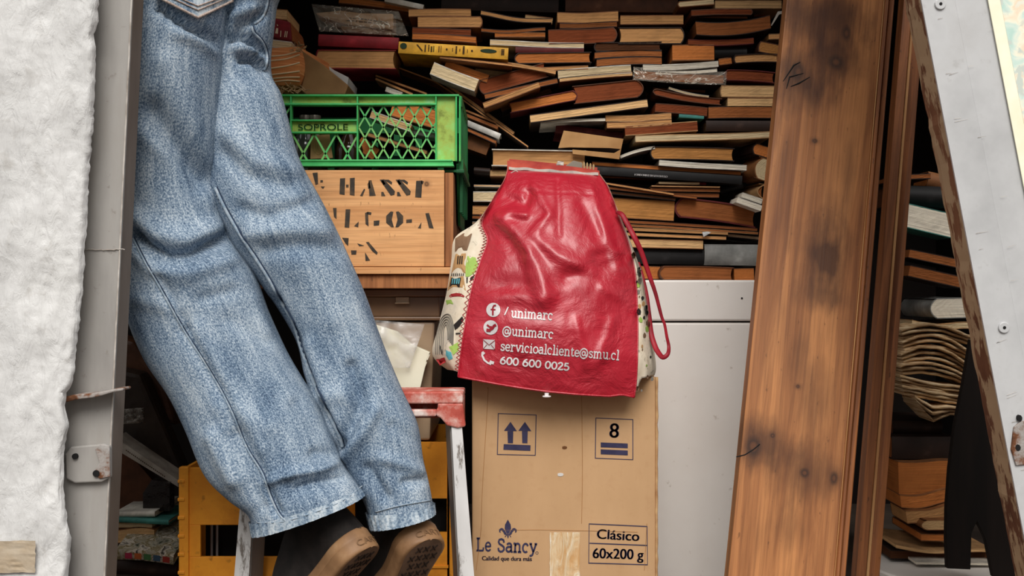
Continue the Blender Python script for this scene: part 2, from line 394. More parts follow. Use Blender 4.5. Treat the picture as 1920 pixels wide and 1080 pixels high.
m = MB(); m.pprism([(122, 852), (132, 838), (196, 832), (206, 838), (206, 896), (190, 904), (140, 906), (124, 898)], 1.4400, .010)
sp = m.obj('strike_plate', M_steel, post, bevel=.002)
m = MB(); m.pprism([(178, 842), (188, 833), (205, 836), (206, 894), (186, 898), (176, 886), (186, 868)], 1.4370, .003); tag(m.obj('rust_patch', M_rust, sp, bevel=.001), 'flaking rust on the strike plate')
for x, y, r in ((140, 856, 5.5), (180, 888, 6.5)):
    m = MB(); m.pprism([(x+r*math.cos(a*.5236), y+r*math.sin(a*.5236)) for a in range(12)], 1.4362, .004); m.obj('screw_hole', M_black, sp)

# ------------------------------------------------------------------ silver sheet metal door leaf at the right
t = NT('silver_sheet', .42, .5); f = t.noise(t.mapped((10, 10, 10)), 1, 6, .62); g = t.noise(t.mapped((40, 40, 40)), 1, 6, .65); h = t.noise(t.mapped((5, 5, 260)), 1, 2)
c = t.ramp(f, [(.3, (172, 172, 172)), (.55, (190, 190, 190)), (.75, (180, 179, 178))])
c = t.mix(t.math('MULTIPLY', t.fac(g, .60, .70), .5), c, (164, 162, 160)); t.base(c); t.bump(g, .12, .001); M_silver = t.m
t = NT('chipped_brown_paint', .75, .25); f = t.noise(t.mapped((30, 30, 12)), 1, 6, .65); g = t.noise(t.mapped((14, 14, 5)), 1, 5, .6)
t.base(t.mix(t.fac(f, .50, .54), (176, 148, 116), t.ramp(g, [(.35, (98, 60, 42)), (.6, (134, 92, 66))]))); t.bump(f, .7, .003); M_chip = t.m
A = P(1920, 990, 1.3); B = P(1730, 0, 1.3); U = (B-A).normalized(); V = Vector((U.z, 0, -U.x))
R = Matrix((V, Vector((0, 1, 0)), U)).transposed()
u0 = -A.z/U.z
base = A+U*u0
leaf = thing('metal_door_leaf', 'open silver sheet metal door leaf leaning at the right with chipped brown edge', 'door', base, R.to_euler())
def LV(px, py):          # pixel on the leaf face -> (v,u) in leaf coordinates
    d = P(px, py, 1.3)-base; return d.dot(V), d.dot(U)
m = MB(); rows0 = []; rows1 = []
zs = [.075+i*.012 for i in range(130)]
for z in zs:
    n = .0018*nz(z, 1, 1, 30)+.0012*nz(z, 5, 1, 90)
    rows0.append([(-.001+n, .002, z), (-.001+n+.0008*nz(z, 3, 7, 60), .018, z), (-.001+n, .040, z), (.002+n, .057, z)])
    rows1.append([(.05, .002, z), (.05, .018, z), (.05, .032, z), (.05, .057, z)])
m.slab(rows0, rows1); tag(m.obj('leaf_edge', M_chip, leaf, local=True), 'chipped brown painted edge of the leaf')
m = MB(); prof = [(-.0025, .001), (-.0025, -.002), (.036, -.0025), (.0375, -.0005), (.039, -.0003), (.06, 0), (.50, 0), (.50, .002), (.0, .002)]
m.prism(prof, lambda a, b: Vector((a, b, .07)), lambda a, b: Vector((a, b, 1.64))); m.obj('sheet', M_silver, leaf, local=True)
m = MB(); m.box(.05, .50, .003, .055, .08, 1.63); m.obj('core', M_chip, leaf, local=True)
for x, y in ((1761, 9), (1880, 614)):
    v_, u_ = LV(x, y); m = MB()
    m.prism([(v_+.0066*math.cos(k*.393), u_+.0066*math.sin(k*.393)) for k in range(16)], lambda a, b: Vector((a, -.0048, b)), lambda a, b: Vector((a, -.0015, b)))
    rv = m.obj('rivet', M_silver, leaf, local=True, bevel=.0008)
    m = MB(); m.prism([(v_+.0019*math.cos(k*.785), u_+.0019*math.sin(k*.785)) for k in range(8)], lambda a, b: Vector((a, -.0053, b)), lambda a, b: Vector((a, -.0045, b))); m.obj('pin', M_black, rv, local=True)
m = MB(); q = [LV(*p) for p in ((1898, 800), (1912, 788), (1935, 792), (1940, 868), (1902, 872), (1893, 842))]
m.prism(q, lambda a, b: Vector((a, -.005, b)), lambda a, b: Vector((a, -.0005, b))); lk = m.obj('lock_plate', M_rust, leaf, local=True, bevel=.001)
for x, y in ((1908, 783), (1905, 838)):
    v_, u_ = LV(x, y); m = MB(); m.prism([(v_+.003*math.cos(k*.785), u_+.004*math.sin(k*.785)) for k in range(8)], lambda a, b: Vector((a, -.0058, b)), lambda a, b: Vector((a, -.001, b))); m.obj('keyhole', M_black, lk, local=True)
m = MB()
for k in range(26):
    x, y = random.Random(k).uniform(1740, 1900), random.Random(k+99).uniform(10, 900); x = max(x, 1745+y*.19); a, b = LV(x, y); L = random.Random(k+7).uniform(.004, .016); s = random.Random(k+3).uniform(-.12, .2)
    m.add([(a, -.0031, b), (a+L, -.0031, b+L*s), (a+L, -.0031, b+L*s+.0002), (a, -.0031, b+.0006)], [(0, 1, 2, 3)])
tag(m.obj('scratches', M_worn, leaf, local=True), 'pale scratches on the sheet')
# poster
t = NT('poster_paper', .6, .3); f = t.noise(t.mapped((30, 30, 30)), 1, 3); t.base(t.ramp(f, [(.3, (240, 236, 206)), (.7, (248, 244, 222))])); M_poster = t.m
t = NT('poster_flowers', .6, .3); v = t.mapped((42, 42, 42)); f = t.noise(v, 1, 3, .5, .8); g = t.noise(t.mapped((42, 42, 42), (3, 1, 7)), 1.2, 3, .5, .6)
c = t.ramp(f, [(.3, (186, 216, 204)), (.42, (210, 226, 214)), (.5, (240, 236, 214)), (.60, (238, 216, 188)), (.68, (232, 228, 212))])
t.base(t.mix(t.fac(g, .55, .62), c, (200, 208, 198))); M_flow = t.m
v0, _ = LV(1850, 0); _, ub = LV(1950, 620); _, uc = LV(1905, 243)
ps = thing('floral_poster', 'faded cream poster with pale flowers stuck on the silver door leaf', 'poster', base+R@Vector((v0, -.002, ub)), R.to_euler())
m = MB(); m.box(0, .33, -.0016, 0, 0, 1.6-ub); m.obj('sheet', M_poster, ps, local=True)
m = MB(); m.box(.014, .32, -.0019, -.0014, uc-ub, LV(1850, 35)[1]-ub+.15); m.obj('printed_flowers', M_flow, ps, local=True)

# ------------------------------------------------------------------ planks leaning in the opening
def plank(name, label, bl, br, tl, tr, prof, mat, extra, zt=1.58):
    """bl.. = (px,py,d) corners of the front face; prof(w) -> list of (x,y) section points"""
    a, b, c_, d_ = P(*bl), P(*br), P(*tl), P(*tr)
    L = ((c_+d_)/2-(a+b)/2).normalized(); X = (b-a); X = (X-L*X.dot(L)).normalized(); N = L.cross(X)      # N points away from camera (+y)
    w = (b-a).length; o = a-L*(a.z/L.z); R = Matrix((X, N, L)).transposed()
    o.z += .004
    th = thing(name, label, 'plank', o, R.to_euler()); top = (zt-o.z)/L.z
    for nm, pr, mt, lb in prof(w):
        m = MB(); m.prism(pr, lambda p, q: Vector((p, q, .0)), lambda p, q: Vector((p, q, top)))
        k = m.obj(nm, mt, th, local=True, bevel=.0012)
        if lb: k['label'] = lb
    if extra: extra(th, o, R)
    return th, o, R
def plank_local(o, R, x, y, d):
    q = R.transposed() @ (P(x, y, d)-o); return q.x, q.z
bl, br, tl, tr = (1366, 1080, 1.55), (1588, 1080, 1.55), (1475, 0, 1.69), (1680, 0, 1.69)
a_, c_ = P(*bl), P(*tl)
L_ = ((P(*tl)+P(*tr))/2-(P(*bl)+P(*br))/2).normalized(); X_ = (P(*br)-P(*bl)); X_ = (X_-L_*X_.dot(L_)).normalized(); O_l = a_-L_*(a_.z/L_.z); R_l = Matrix((X_, L_.cross(X_), L_)).transposed()
def KL(x, y):
    d = lerp(1.69, 1.55, y/1080); return plank_local(O_l, R_l, x, y, d)
kn = []
for x, y, rx_, rz_ in ((1497, 140, .014, .020), (1567, 122, .014, .014), (1587, 68, .009, .016), (1527, 270, .006, .005), (1412, 842, .014, .018), (1508, 892, .008, .008), (1563, 902, .007, .012), (1495, 730, .004, .004), (1448, 822, .004, .004)):
    q = KL(x, y); kn.append((q[0], q[1], rx_, rz_))
st = []
for x, y, rx_, rz_, am in ((1545, 490, .05, .075, .9), (1540, 560, .055, .03, .5), (1560, 420, .02, .05, .4), (1505, 160, .065, .06, .9), (1570, 110, .055, .055, .8), (1540, 40, .10, .06, .75), (1470, 300, .012, .05, .3), (1590, 330, .015, .09, .4), (1530, 770, .03, .08, .35), (1500, 670, .02, .06, .4), (1510, 895, .07, .06, .6), (1430, 835, .05, .05, .75), (1480, 990, .03, .05, .35), (1560, 30, .08, .03, .5), (1460, 620, .03, .1, .15)):
    q = KL(x, y); st.append((q[0], q[1], rx_, rz_, am))
M_plank = wood('varnished_pine', (184, 124, 74), (116, 68, 36), kn, 'z', 1.0, .5, st, (62, 33, 18))
M_plank_e = wood('pine_moulding', (160, 100, 56), (98, 54, 28), (), 'z', 1.3, .55)
M_plank_d = wood('dark_pine', (164, 102, 58), (100, 58, 32), (), 'z', 1.3, .6)
M_plank_l = simple('worn_pine_arris', (206, 160, 108), (160, 108, 64), 20, (1, 1, .12), .6)
def prof1(w):
    return [('board', [(0, 0), (w*.885, 0), (w*.885, .03), (0, .03)], M_plank, None),
            ('bead', [(w*.89, .002), (w*.905, -.003), (w*.925, -.003), (w*.932, .004), (w*.932, .03), (w*.89, .03)], M_plank_e, 'raised bead along the edge'),
            ('arris', [(w*.884, -.001), (w*.892, -.001), (w*.892, .01), (w*.884, .01)], M_plank_l, 'pale worn corner of the board'),
            ('moulding', [(w*.934, .008), (w*.95, .004), (w*.985, .004), (w, .010), (w, .03), (w*.934, .03)], M_plank_e, 'stepped moulding along the edge')]
def crk(th, o, R):
    m = MB()
    for pts in (((1474, 172), (1480, 150), (1506, 143)), ((1468, 158), (1488, 128), (1500, 122)), ((1380, 862), (1396, 858), (1412, 848), (1424, 838)), ((1482, 168), (1497, 162), (1518, 150))):
        q = [(KL(x, y)) for x, y in pts]; m.tube([Vector((a, 0, b)) for a, b in q], [.0006, .0013, .0006][:len(q)] if len(q) == 3 else .0009, 5)
    tag(m.obj('cracks', M_black, th, local=True), 'dark cracks in the knots')
plank('wide_plank', 'wide varnished pine plank with knots and dark stains leaning upright in the opening', bl, br, tl, tr, prof1, M_plank, crk)
def prof2(w):
    return [('board', [(0, 0), (w*.40, 0), (w*.40, .03), (0, .03)], M_plank_d, None),
            ('arris', [(w*.41, -.002), (w*.52, -.002), (w*.52, .02), (w*.41, .02)], M_plank_l, 'pale worn ridge of the plank'),
            ('moulding', [(w*.54, .004), (w*.75, .001), (w, .004), (w, .03), (w*.54, .03)], M_plank_d, 'stepped moulding along the edge')]
plank('narrow_plank', 'narrower dark pine plank standing in shadow right behind the wide plank', (1606, 1080, 1.80), (1651, 1080, 1.80), (1694, 0, 1.94), (1738, 0, 1.94), prof2, M_plank_d, None)

# ------------------------------------------------------------------ white chest
t = NT('white_enamel', .5, .4); f = t.noise(t.mapped((6, 6, 6)), 1, 5); g = t.noise(t.mapped((50, 50, 50)), 1, 4)
c = t.ramp(f, [(.35, (240, 232, 224)), (.65, (246, 240, 233))]); t.base(t.mix(t.math('MULTIPLY', t.fac(g, .68, .75), .5), c, (170, 150, 130))); M_enamel = t.m
zl, zs_ = P(0, 525, 2.1).z, P(0, 602, 2.1).z
ch = thing('white_chest', 'white enamel chest standing under the books between cardboard box and wide plank', 'chest', (.23, 2.35, 0))
m = MB(); m.box(-.05, .52, 2.104, 2.6, 0, zs_-.003); m.obj('body', M_enamel, ch, bevel=.004)
m = MB(); m.box(-.052, .522, 2.10, 2.602, zs_, zl); m.obj('lid', M_enamel, ch, bevel=.004)
for x, y in ((1391, 559),):
    m = MB(); q = P(x, y, 2.0995); m.tube([q, q+Vector((0, -.001, 0))], .0018, 8); m.obj('screw', M_black, ch)

# ------------------------------------------------------------------ cardboard carton with print
t = NT('corrugated_card', .8, .2); f = t.noise(t.mapped((7, 7, 4)), 1, 5); g = t.noise(t.mapped((400, 8, 3)), 1, 2); h = t.noise(t.mapped((60, 60, 60)), 1, 3)
c = t.ramp(f, [(.35, (186, 148, 108)), (.65, (200, 161, 120))]); c = t.mix(t.math('MULTIPLY', t.fac(h, .55, .8), .2), c, (160, 112, 68)); t.base(c); t.bump(g, .12, .0006); M_card = t.m
M_card_e = simple('torn_card_edge', (206, 166, 118), (166, 120, 78), 40, rough=.9)
M_ink = simple('navy_ink', (44, 42, 70), (60, 56, 84), 50, rough=.75, bump=0)
DB = 1.85
bx = thing('printed_carton', 'brown cardboard carton with navy printed symbols standing below the red bag', 'cardboard box', (P(1060, 0, DB).x, DB, 0))
x0, x1 = P(885, 0, DB).x, P(1231, 0, DB).x; zt = P(0, 707, DB).z
m = MB()
rows = []
for i in range(25):
    z = lerp(0, zt, i/24); r = []
    for j in range(17):
        x = lerp(x0, x1, j/16); r.append(Vector((x, DB-.003*math.sin(math.pi*j/16)*math.sin(math.pi*i/24)*0, z)))
    rows.append(r)
m.slab(rows, [[p+Vector((0, .215, 0)) for p in r] for r in rows]); m.obj('carton_body', M_card, bx, bevel=.003)
m = MB(); m.tube([Vector((x1, DB-.0005, lerp(.01, zt, i/30)))+Vector((.0012*nz(i, 1, 1, .9), 0, 0)) for i in range(31)], [.0022+.0012*abs(nz(i, 4, 2, .8)) for i in range(31)], 6); m.obj('scuffed_corner', M_card_e, bx, True)
BX = lambda X, Y: (840+X/2.842, 700+Y/2.842)
bp = lambda d: (lambda x, y: P(x, y, d))
pr = MB(); fp = bp(DB-.0006)
def rect_line(pts, w, close=True):
    q = [BX(*p) for p in pts]; ribbon(pr, q+([q[0]] if close else []), w, fp, 400)
def quad(pts): pr.add([fp(*BX(*p)) for p in pts], [tuple(range(len(pts)))])
rect_line([(268, 214), (470, 222), (465, 437), (263, 432)], 2.0)
def flush(nm, lb):
    global pr
    tag(pr.obj(nm, M_ink, bx, fix=False), lb); pr = MB()
for x in (331, 408):
    quad([(x-12, 372), (x-14, 308), (x+17, 308), (x+15, 373)]); quad([(x-33, 306), (x+2, 258), (x+36, 308)])
quad([(297, 377), (440, 383), (439, 413), (295, 407)])
flush('up_arrows_print', 'navy framed pair of up arrows')
rect_line([(788, 238), (985, 246), (985, 460), (785, 452)], 2.0)
quad([(814, 368), (958, 374), (958, 399), (814, 394)]); quad([(814, 405), (958, 411), (958, 437), (814, 431)])
print_font(pr, '8', fp, *BX(861, 341), *BX(908, 343), 27, .8)
flush('stacking_print', 'navy framed number 8 over two bars')
rect_line([(752, 802), (1061, 816), (1063, 1020), (750, 1011)], 2.2); rect_line([(754, 905), (1062, 917)], 2.0, False)
print_font(pr, 'Clásico', fp, *BX(794, 880), *BX(1017, 893), 18, .75)
print_font(pr, '60x200 g', fp, *BX(772, 984), *BX(1040, 992), 19, .75)
flush('weight_print', 'navy framed size and weight lettering')
strokes(pr, 'Le', 3.6, fp, *BX(150, 946), *BX(232, 947), 33); strokes(pr, 'Sancy', 4.0, fp, *BX(262, 950), *BX(474, 956), 33)
ribbon(pr, [BX(474+7*math.cos(k*.6), 957+7*math.sin(k*.6)) for k in range(12)], .8, fp)
print_font(pr, 'Calidad que dura más', fp, *BX(182, 996), *BX(446, 1000), 8, .4)
# fleur-de-lis
quad([(319, 779), (334, 806), (336, 826), (327, 850), (319, 858), (311, 850), (302, 826), (304, 806)])
for s in (-1, 1):
    pts = [(319+s*a, b) for a, b in ((6, 856), (16, 838), (26, 826), (36, 824), (47, 832), (46, 846), (38, 850), (40, 840), (34, 836), (26, 844), (18, 860))]
    q = [BX(*p) for p in pts]; o = len(pr.v); pr.v += [fp(*p) for p in q]; n = len(q)
    for i in range(n//2): 
        if i+1 < n-1-i-1+1: pr.f.append((o+i, o+i+1, o+n-2-i, o+n-1-i) if i+1 != n-2-i else (o+i, o+i+1, o+n-1-i))
quad([(305, 857), (334, 857), (332, 864), (307, 864)]); quad([(314, 866), (325, 866), (320, 881)]); quad([(303, 866), (311, 866), (304, 876)]); quad([(328, 866), (336, 866), (336, 876)])
flush('brand_print', 'navy lily emblem and brand lettering')
t = NT('clear_tape', .25, .5); f = t.noise(t.mapped((60, 60, 12)), 1, 5, .65, 1.5); t.base(t.ramp(f, [(.35, (206, 160, 108)), (.52, (222, 196, 158)), (.62, (238, 228, 210))])); t.bump(f, .8, .004); M_tape = t.m
m = MB(); g0 = [[P(lerp(1031, 1087, j/8)+1.0*nz(i, j, 1, .8), lerp(998, 1085, i/12), DB-.0012-.0008*abs(nz(i, j, 5, .6))) for j in range(9)] for i in range(13)]; m.grid(g0); tag(m.obj('packing_tape', M_tape, bx), 'wrinkled strip of clear packing tape')
m = MB(); cx, cy = BX(599, 540); m.pprism([(cx+6*math.cos(k*.785)*(1+.2*math.sin(k*3)), cy+3.2*math.sin(k*.785)) for k in range(8)], DB-.0009, .0008); m.obj('white_fleck', simple('white_fleck', (236, 232, 226), rough=.8), bx)
m = MB(); cx, cy = BX(621, 396); m.pprism([(cx+5*math.cos(k*.785)*(1+.2*math.sin(k*3)), cy+3.0*math.sin(k*.785)) for k in range(8)], DB-.0007, .0006); m.obj('scuff', simple('scuff_brown', (120, 76, 40), rough=.8), bx)
m = MB()
for pts in (((150, 1050), (176, 830), (182, 640), (212, 130), (210, 80)), ((1046, 1050), (1060, 800)), ((280, 836), (480, 834), (700, 838), (1010, 846)), ((712, 100), (716, 500), (712, 800))):
    m.tube([P(*BX(*p), DB-.0002) for p in crom([(a, b, 0) for a, b in pts], 16) for p in [p[:2]]], .0005, 5)
m.obj('crease', simple('card_crease', (184, 136, 88), rough=.85), bx)
# ------------------------------------------------------------------ orange crates behind the ladder
t = NT('orange_plastic', .55, .35); f = t.noise(t.mapped((9, 9, 9)), 1, 6, .65); g = t.noise(t.mapped((60, 60, 60)), 1, 4)
c = t.ramp(f, [(.3, (206, 122, 30)), (.5, (238, 156, 44)), (.7, (222, 138, 36))]); t.base(t.mix(t.math('MULTIPLY', t.fac(g, .6, .75), .6), c, (110, 60, 22))); t.bump(g, .15, .001); M_orange = t.m
def orange_crate(label, x0, x1, y0, y1, zt, win, band, fw=.034):
    th = thing('orange_crate', label, 'crate', ((x0+x1)/2, y0, 0), group='orange crates behind the ladder')
    m = MB(); m.box(x0+.012, x1-.012, y0+.006, y0+.014, win[1], zt-.002); m.box(x0+.012, x1-.012, y0+.006, y0+.014, .004, win[0])
    m.box(x0+.012, x0+.034, y0+.006, y0+.014, win[0], win[1]); m.box(x1-fw, x1-.012, y0+.006, y0+.014, win[0], win[1])
    if band: m.box(x0+.01, x1-.01, y0+.003, y0+.012, band-.004, band)
    m.obj('front_panel', M_orange, th, bevel=.001)
    for x in (x0, x1-(.016 if fw > .02 else .008)):
        m = MB(); m.box(x, x+(.016 if fw > .02 else .008), y0, y0+.016, 0, zt); 
        for k in range(9 if fw > .02 else 0): m.box(x-.0015, x+.010, y0-.002, y0+.002, zt-.02-k*.03-.006, zt-.02-k*.03)
        m.obj('corner_post', M_orange, th, bevel=.0015)
    for x in (x0+.002, x1-.008):
        m = MB(); m.box(x, x+.006, y0+.016, y1, 0, zt-.004); m.obj('side_panel', M_orange, th)
    m = MB(); m.box(x0+.01, x1-.01, y1-.006, y1, 0, zt-.004); m.obj('back_panel', M_orange, th)
    m = MB(); m.box(x0+.01, x1-.01, y0+.016, y1-.008, .001, .008); m.obj('bottom', M_orange, th)
    return th
zz = lambda y, d: P(0, y, d).z
xx = lambda x, d: P(x, 0, d).x
orange_crate('orange crate with a dark window, standing left of the ladder under the jeans', xx(335, 1.8), -.318, 1.80, 2.06, zz(876, 1.8), (zz(1046, 1.8), zz(986, 1.8)), 0)
orange_crate('orange crate seen through the ladder, right of the shoes', -.31, xx(851, 1.92), 1.92, 2.2, zz(828, 1.92), (zz(1000, 1.92), zz(936, 1.92)), zz(1062, 1.92), .0125)
m = MB(); m.box(xx(352, 1.93), -.335, 1.93, 2.03, .009, .24); tag(m.obj('added_dark_filler', M_black, bevel=.003), 'black filler added inside the left orange crate to darken its window', 'box')  # added black block, makes the left crate window read dark
m = MB(); m.box(-.30, xx(838, 1.98), 1.97, 2.1, .009, .26); tag(m.obj('added_dark_filler', M_black, bevel=.003), 'black filler added inside the right orange crate to darken its gap', 'box')  # same kind of added block, darkens the gap in the right crate
# two shiny rods inside the dark window
for i, x in enumerate((397, 407)):
    m = MB(); a = P(x, 0, 1.9); m.tube([Vector((a.x, 1.9, .012)), Vector((a.x, 1.9, .25))], .0022, 8); tag(m.obj('metal_rod', simple('bright_wire', (190, 186, 180), rough=.3), smooth=True), ('left' if i == 0 else 'right')+' of two thin bright rods standing inside the left orange crate', 'rod', 'rods in the orange crate')

# ------------------------------------------------------------------ step ladder
t = NT('red_worn_plastic', .6, .35); f = t.noise(t.mapped((24, 24, 24)), 1, 6, .65); g = t.noise(t.mapped((14, 14, 14), (5, 2, 1)), 1, 6, .7)
c = t.ramp(f, [(.3, (150, 52, 42)), (.46, (184, 84, 70)), (.56, (204, 146, 134)), (.66, (226, 210, 202))]); t.base(t.mix(t.math('MULTIPLY', t.fac(g, .58, .68), .75), c, (84, 66, 60))); t.bump(f, .3, .002); M_redcap = t.m
t = NT('painted_aluminium', .5, .5); f = t.noise(t.mapped((50, 50, 14)), 1, 6, .7); g = t.noise(t.mapped((16, 16, 8)), 1, 5, .6)
c = t.ramp(g, [(.35, (212, 210, 208)), (.65, (226, 224, 222))]); t.base(t.mix(t.math('MULTIPLY', t.fac(f, .555, .63), .85), c, (96, 82, 68))); t.bump(f, .3, .001); M_alu = t.m
M_alu_d = simple('grey_aluminium', (150, 148, 146), (122, 118, 114), 20, (1, 1, .3), .45)
DL = 1.73
ld = thing('step_ladder', 'short aluminium step ladder with worn red top piece behind the shoes', 'ladder', (xx(660, DL), DL, 0))
m = MB()
mir = lambda x: 2*667-x
def cappoly(f): return [(f(x), y) for x, y in ((667, 736), (862, 734), (868, 742), (873, 800), (858, 803), (838, 798), (826, 784), (812, 780), (667, 783))]
# cap front built round its slot
for f in (lambda x: x, mir):
    m.pprism([(f(x), y) for x, y in ((667, 736), (864, 734), (868, 742), (868, 757), (667, 757))], DL, .012)
    m.pprism([(f(x), y) for x, y in ((820, 756.5), (868, 756.5), (873, 800), (858, 803), (838, 798), (826, 784), (818, 780), (817, 770), (821, 764))], DL, .012)
    m.pprism([(f(x), y) for x, y in ((667, 768), (818, 768), (818, 781), (667, 783))], DL, .012)
a, b = P(mir(868), 735, DL), P(868, 735, DL)
m.box(a.x, b.x, DL+.011, DL+.085, a.z-.012, a.z)
m.box(a.x, a.x+.008, DL+.011, DL+.085, a.z-.055, a.z-.011); m.box(b.x-.008, b.x, DL+.011, DL+.085, a.z-.055, a.z-.011)
m.box(a.x, b.x, DL+.075, DL+.085, a.z-.05, a.z-.011)
tag(m.obj('top_cap', M_redcap, ld, bevel=.0025), 'worn red plastic top piece with a hand slot')
yb = 540+CZ*F/DL
def rail(f):
    s = (yb-800)/280.0
    m = MB(); m.pprism([(f(x), y) for x, y in ((846, 796), (866, 796), (lerp(866, 889, s), yb), (lerp(846, 861, s), yb))], DL+.004, .004); r = m.obj('rail', M_alu, ld, bevel=.0008)
    m = MB(); q = [P(f(x), y, DL+.010) for x, y in ((846, 790), (843, 790), (lerp(843, 858, s), yb), (lerp(846, 861, s), yb))]
    q2 = [p+Vector((-.010 if f(0) == 0 else .010, .045, 0)) for p in q]; m.add(q+q2, [(0, 1, 2, 3), (7, 6, 5, 4), (0, 4, 5, 1), (1, 5, 6, 2), (2, 6, 7, 3), (3, 7, 4, 0)]); tag(m.obj('web', M_alu_d, r), 'grey inner web of the rail')
rail(lambda x: x); rail(lambda x: 2*664-x)
m = MB(); z = .045; m.box(xx(2*664-885, DL), xx(885, DL), DL+.05, DL+.067, z, z+.012); m.obj('rung', M_alu_d, ld)

# ------------------------------------------------------------------ wooden box, bin, papers, green crate
DX = 1.87
xR, xE = xx(833, DX), xx(850, DX); zt = zz(319, DX); zb = zz(500, DX); zbb = zz(541, DX)
M_box = wood('fruit_box_pine', (232, 176, 120), (196, 136, 84), [(xx(800, DX)-(-.26), zz(345, DX)-zbb, .006, .006)], 'x', 1.0, .7)
M_box_d = wood('box_end_grain', (176, 116, 70), (128, 78, 44), (), 'z', 1.2, .75)
M_sten = simple('stencil_paint', (58, 52, 46), (92, 74, 56), 70, rough=.85, bump=0, lo=.45, hi=.7)
wb = thing('stencilled_wooden_box', 'pale pine box with black stencilled letters under the green crate', 'wooden box', (-.26, DX, zbb))
m = MB(); m.box(-.43, xR, DX, DX+.014, zb, zt); m.obj('front_board', M_box, wb, bevel=.001)
m = MB(); m.box(xR+.001, xE, DX+.004, DX+.33, zb, zt-.004); m.obj('end_board', M_box_d, wb, bevel=.0012)
m = MB(); m.box(-.43, -.414, DX+.016, DX+.33, zb, zt-.004); m.obj('end_board', M_box_d, wb, bevel=.0012)
m = MB(); m.box(-.43, xE, DX-.004, DX+.33, zz(514, DX), zb-.001); m.obj('ledge_board', M_box, wb, bevel=.0015)
m = MB(); m.box(-.43, xE-.004, DX+.004, DX+.33, zbb, zz(514, DX)-.001); m.obj('base_board', M_box_d, wb, bevel=.0015)
m = MB(); m.box(-.413, xR, DX+.3, DX+.314, zb, zt-.004); m.obj('back_board', M_box_d, wb)
sx = lambda X, Y: (500+X/2.7, 160+Y/2.7)
sm = MB(); sf = lambda x, y: P(x, y, DX-.0006)
def sq(*pts):
    cx, cy = sum(p[0] for p in pts)/len(pts), sum(p[1] for p in pts)/len(pts)
    sm.add([sf(*sx(cx+(x-cx)*1.3, cy+(y-cy)*1.06)) for x, y in pts], [tuple(range(len(pts)))])
sq((236, 445), (256, 443), (258, 498), (248, 502)); sq((273, 480), (283, 480), (283, 491), (273, 491)); sq((276, 512), (292, 512), (285, 524))
sq((374, 474), (394, 472), (392, 552), (372, 548)); sq((424, 472), (443, 470), (442, 556), (424, 552)); sq((403, 503), (413, 503), (413, 516), (403, 516))
sq((519, 484), (530, 482), (547, 556), (522, 558)); sq((512, 500), (520, 486), (524, 520), (515, 522)); sq((476, 558), (492, 524), (496, 528), (486, 560))
for ox in (0, 80):
    sq((583+ox, 480), (600+ox, 478), (642+ox, 535), (640+ox, 552), (626+ox, 556)); sq((600+ox, 478), (618+ox, 478), (632+ox, 490), (630+ox, 502)); sq((582+ox, 540), (590+ox, 540), (598+ox, 560), (582+ox, 560)); sq((583+ox, 484), (590+ox, 480), (600+ox, 500), (590+ox, 504))
sq((760, 486), (784, 484), (780, 566), (756, 564)); sq((784, 484), (794, 486), (790, 500), (784, 498))
def sflush():
    global sm
    tag(sm.obj('stencilled_letters', M_sten, wb, fix=False), 'worn black stencilled letters'); sm = MB()
sflush()
sq((338, 622), (352, 622), (352, 676), (342, 664)); sq((402, 630), (420, 630), (416, 718), (398, 716)); sq((446, 712), (464, 690), (462, 718))
sq((500, 648), (512, 642), (514, 712), (502, 700)); sq((512, 640), (528, 644), (526, 656), (512, 652)); sq((545, 686), (568, 684), (566, 708), (545, 710))
for s in (1, -1): sq((648+s*20, 640), (648+s*38, 662), (648+s*38, 694), (648+s*18, 716), (648+s*8, 716), (648+s*16, 680), (648+s*10, 642))
sq((710, 680), (732, 678), (732, 694), (710, 696)); sq((808, 650), (822, 648), (840, 722), (822, 720)); sq((768, 722), (782, 694), (780, 724))
sflush()
sq((386, 772), (412, 774), (410, 812), (400, 800)); sq((430, 836), (452, 836), (450, 856), (432, 856)); sq((510, 796), (520, 794), (556, 846), (552, 856), (534, 838)); sq((500, 846), (520, 886), (502, 888)); sq((462, 800), (490, 812), (470, 814))
sflush()

t = NT('taupe_plastic', .38, .45); f = t.noise(t.mapped((8, 8, 8)), 1, 4); t.base(t.ramp(f, [(.3, (150, 124, 98)), (.7, (172, 148, 120))])); M_bin = t.m
M_binlid = simple('taupe_lid', (128, 96, 68), (102, 74, 52), 7, rough=.4, spec=.5)
zo = zz(828, 1.92)+.001
bn = thing('storage_bin', 'taupe plastic storage bin with a clip lid under the stencilled wooden box', 'storage bin', (-.25, 1.93, zo))
m = MB(); xa = -.37
m.prism([(xa+.02, zo), (xx(806, 1.93), zo), (xx(815, 1.93), zz(603, 1.93)), (xa, zz(603, 1.93))], lambda x, z: Vector((x, 1.93, z)), lambda x, z: Vector((x, 2.19, z))); m.obj('body', M_bin, bn, bevel=.004)
m = MB(); m.box(xa-.004, xx(828, 1.92), 1.922, 2.196, zz(601, 1.92), zz(594, 1.92)); m.box(xa-.002, xx(824, 1.92), 1.926, 2.192, zz(594.2, 1.92), zz(556, 1.92)); m.box(xa-.006, xx(836, 1.92), 1.917, 2.2, zz(556.2, 1.92), zz(542.5, 1.92)); m.obj('lid', M_binlid, bn, bevel=.002)
m = MB(); m.box(xx(742, 1.92), xx(767, 1.92), 1.918, 1.926, zz(568, 1.92), zz(557, 1.92)); m.box(xx(741, 1.92), xx(768, 1.92), 1.914, 1.926, zz(569.5, 1.92), zz(567, 1.92)); m.obj('clip', M_bin, bn, bevel=.001)
t = NT('cream_card', .85, .2); f = t.noise(t.mapped((10, 10, 10)), 1, 4); t.base(t.ramp(f, [(.35, (228, 222, 196)), (.65, (240, 236, 214))])); M_creamcard = t.m
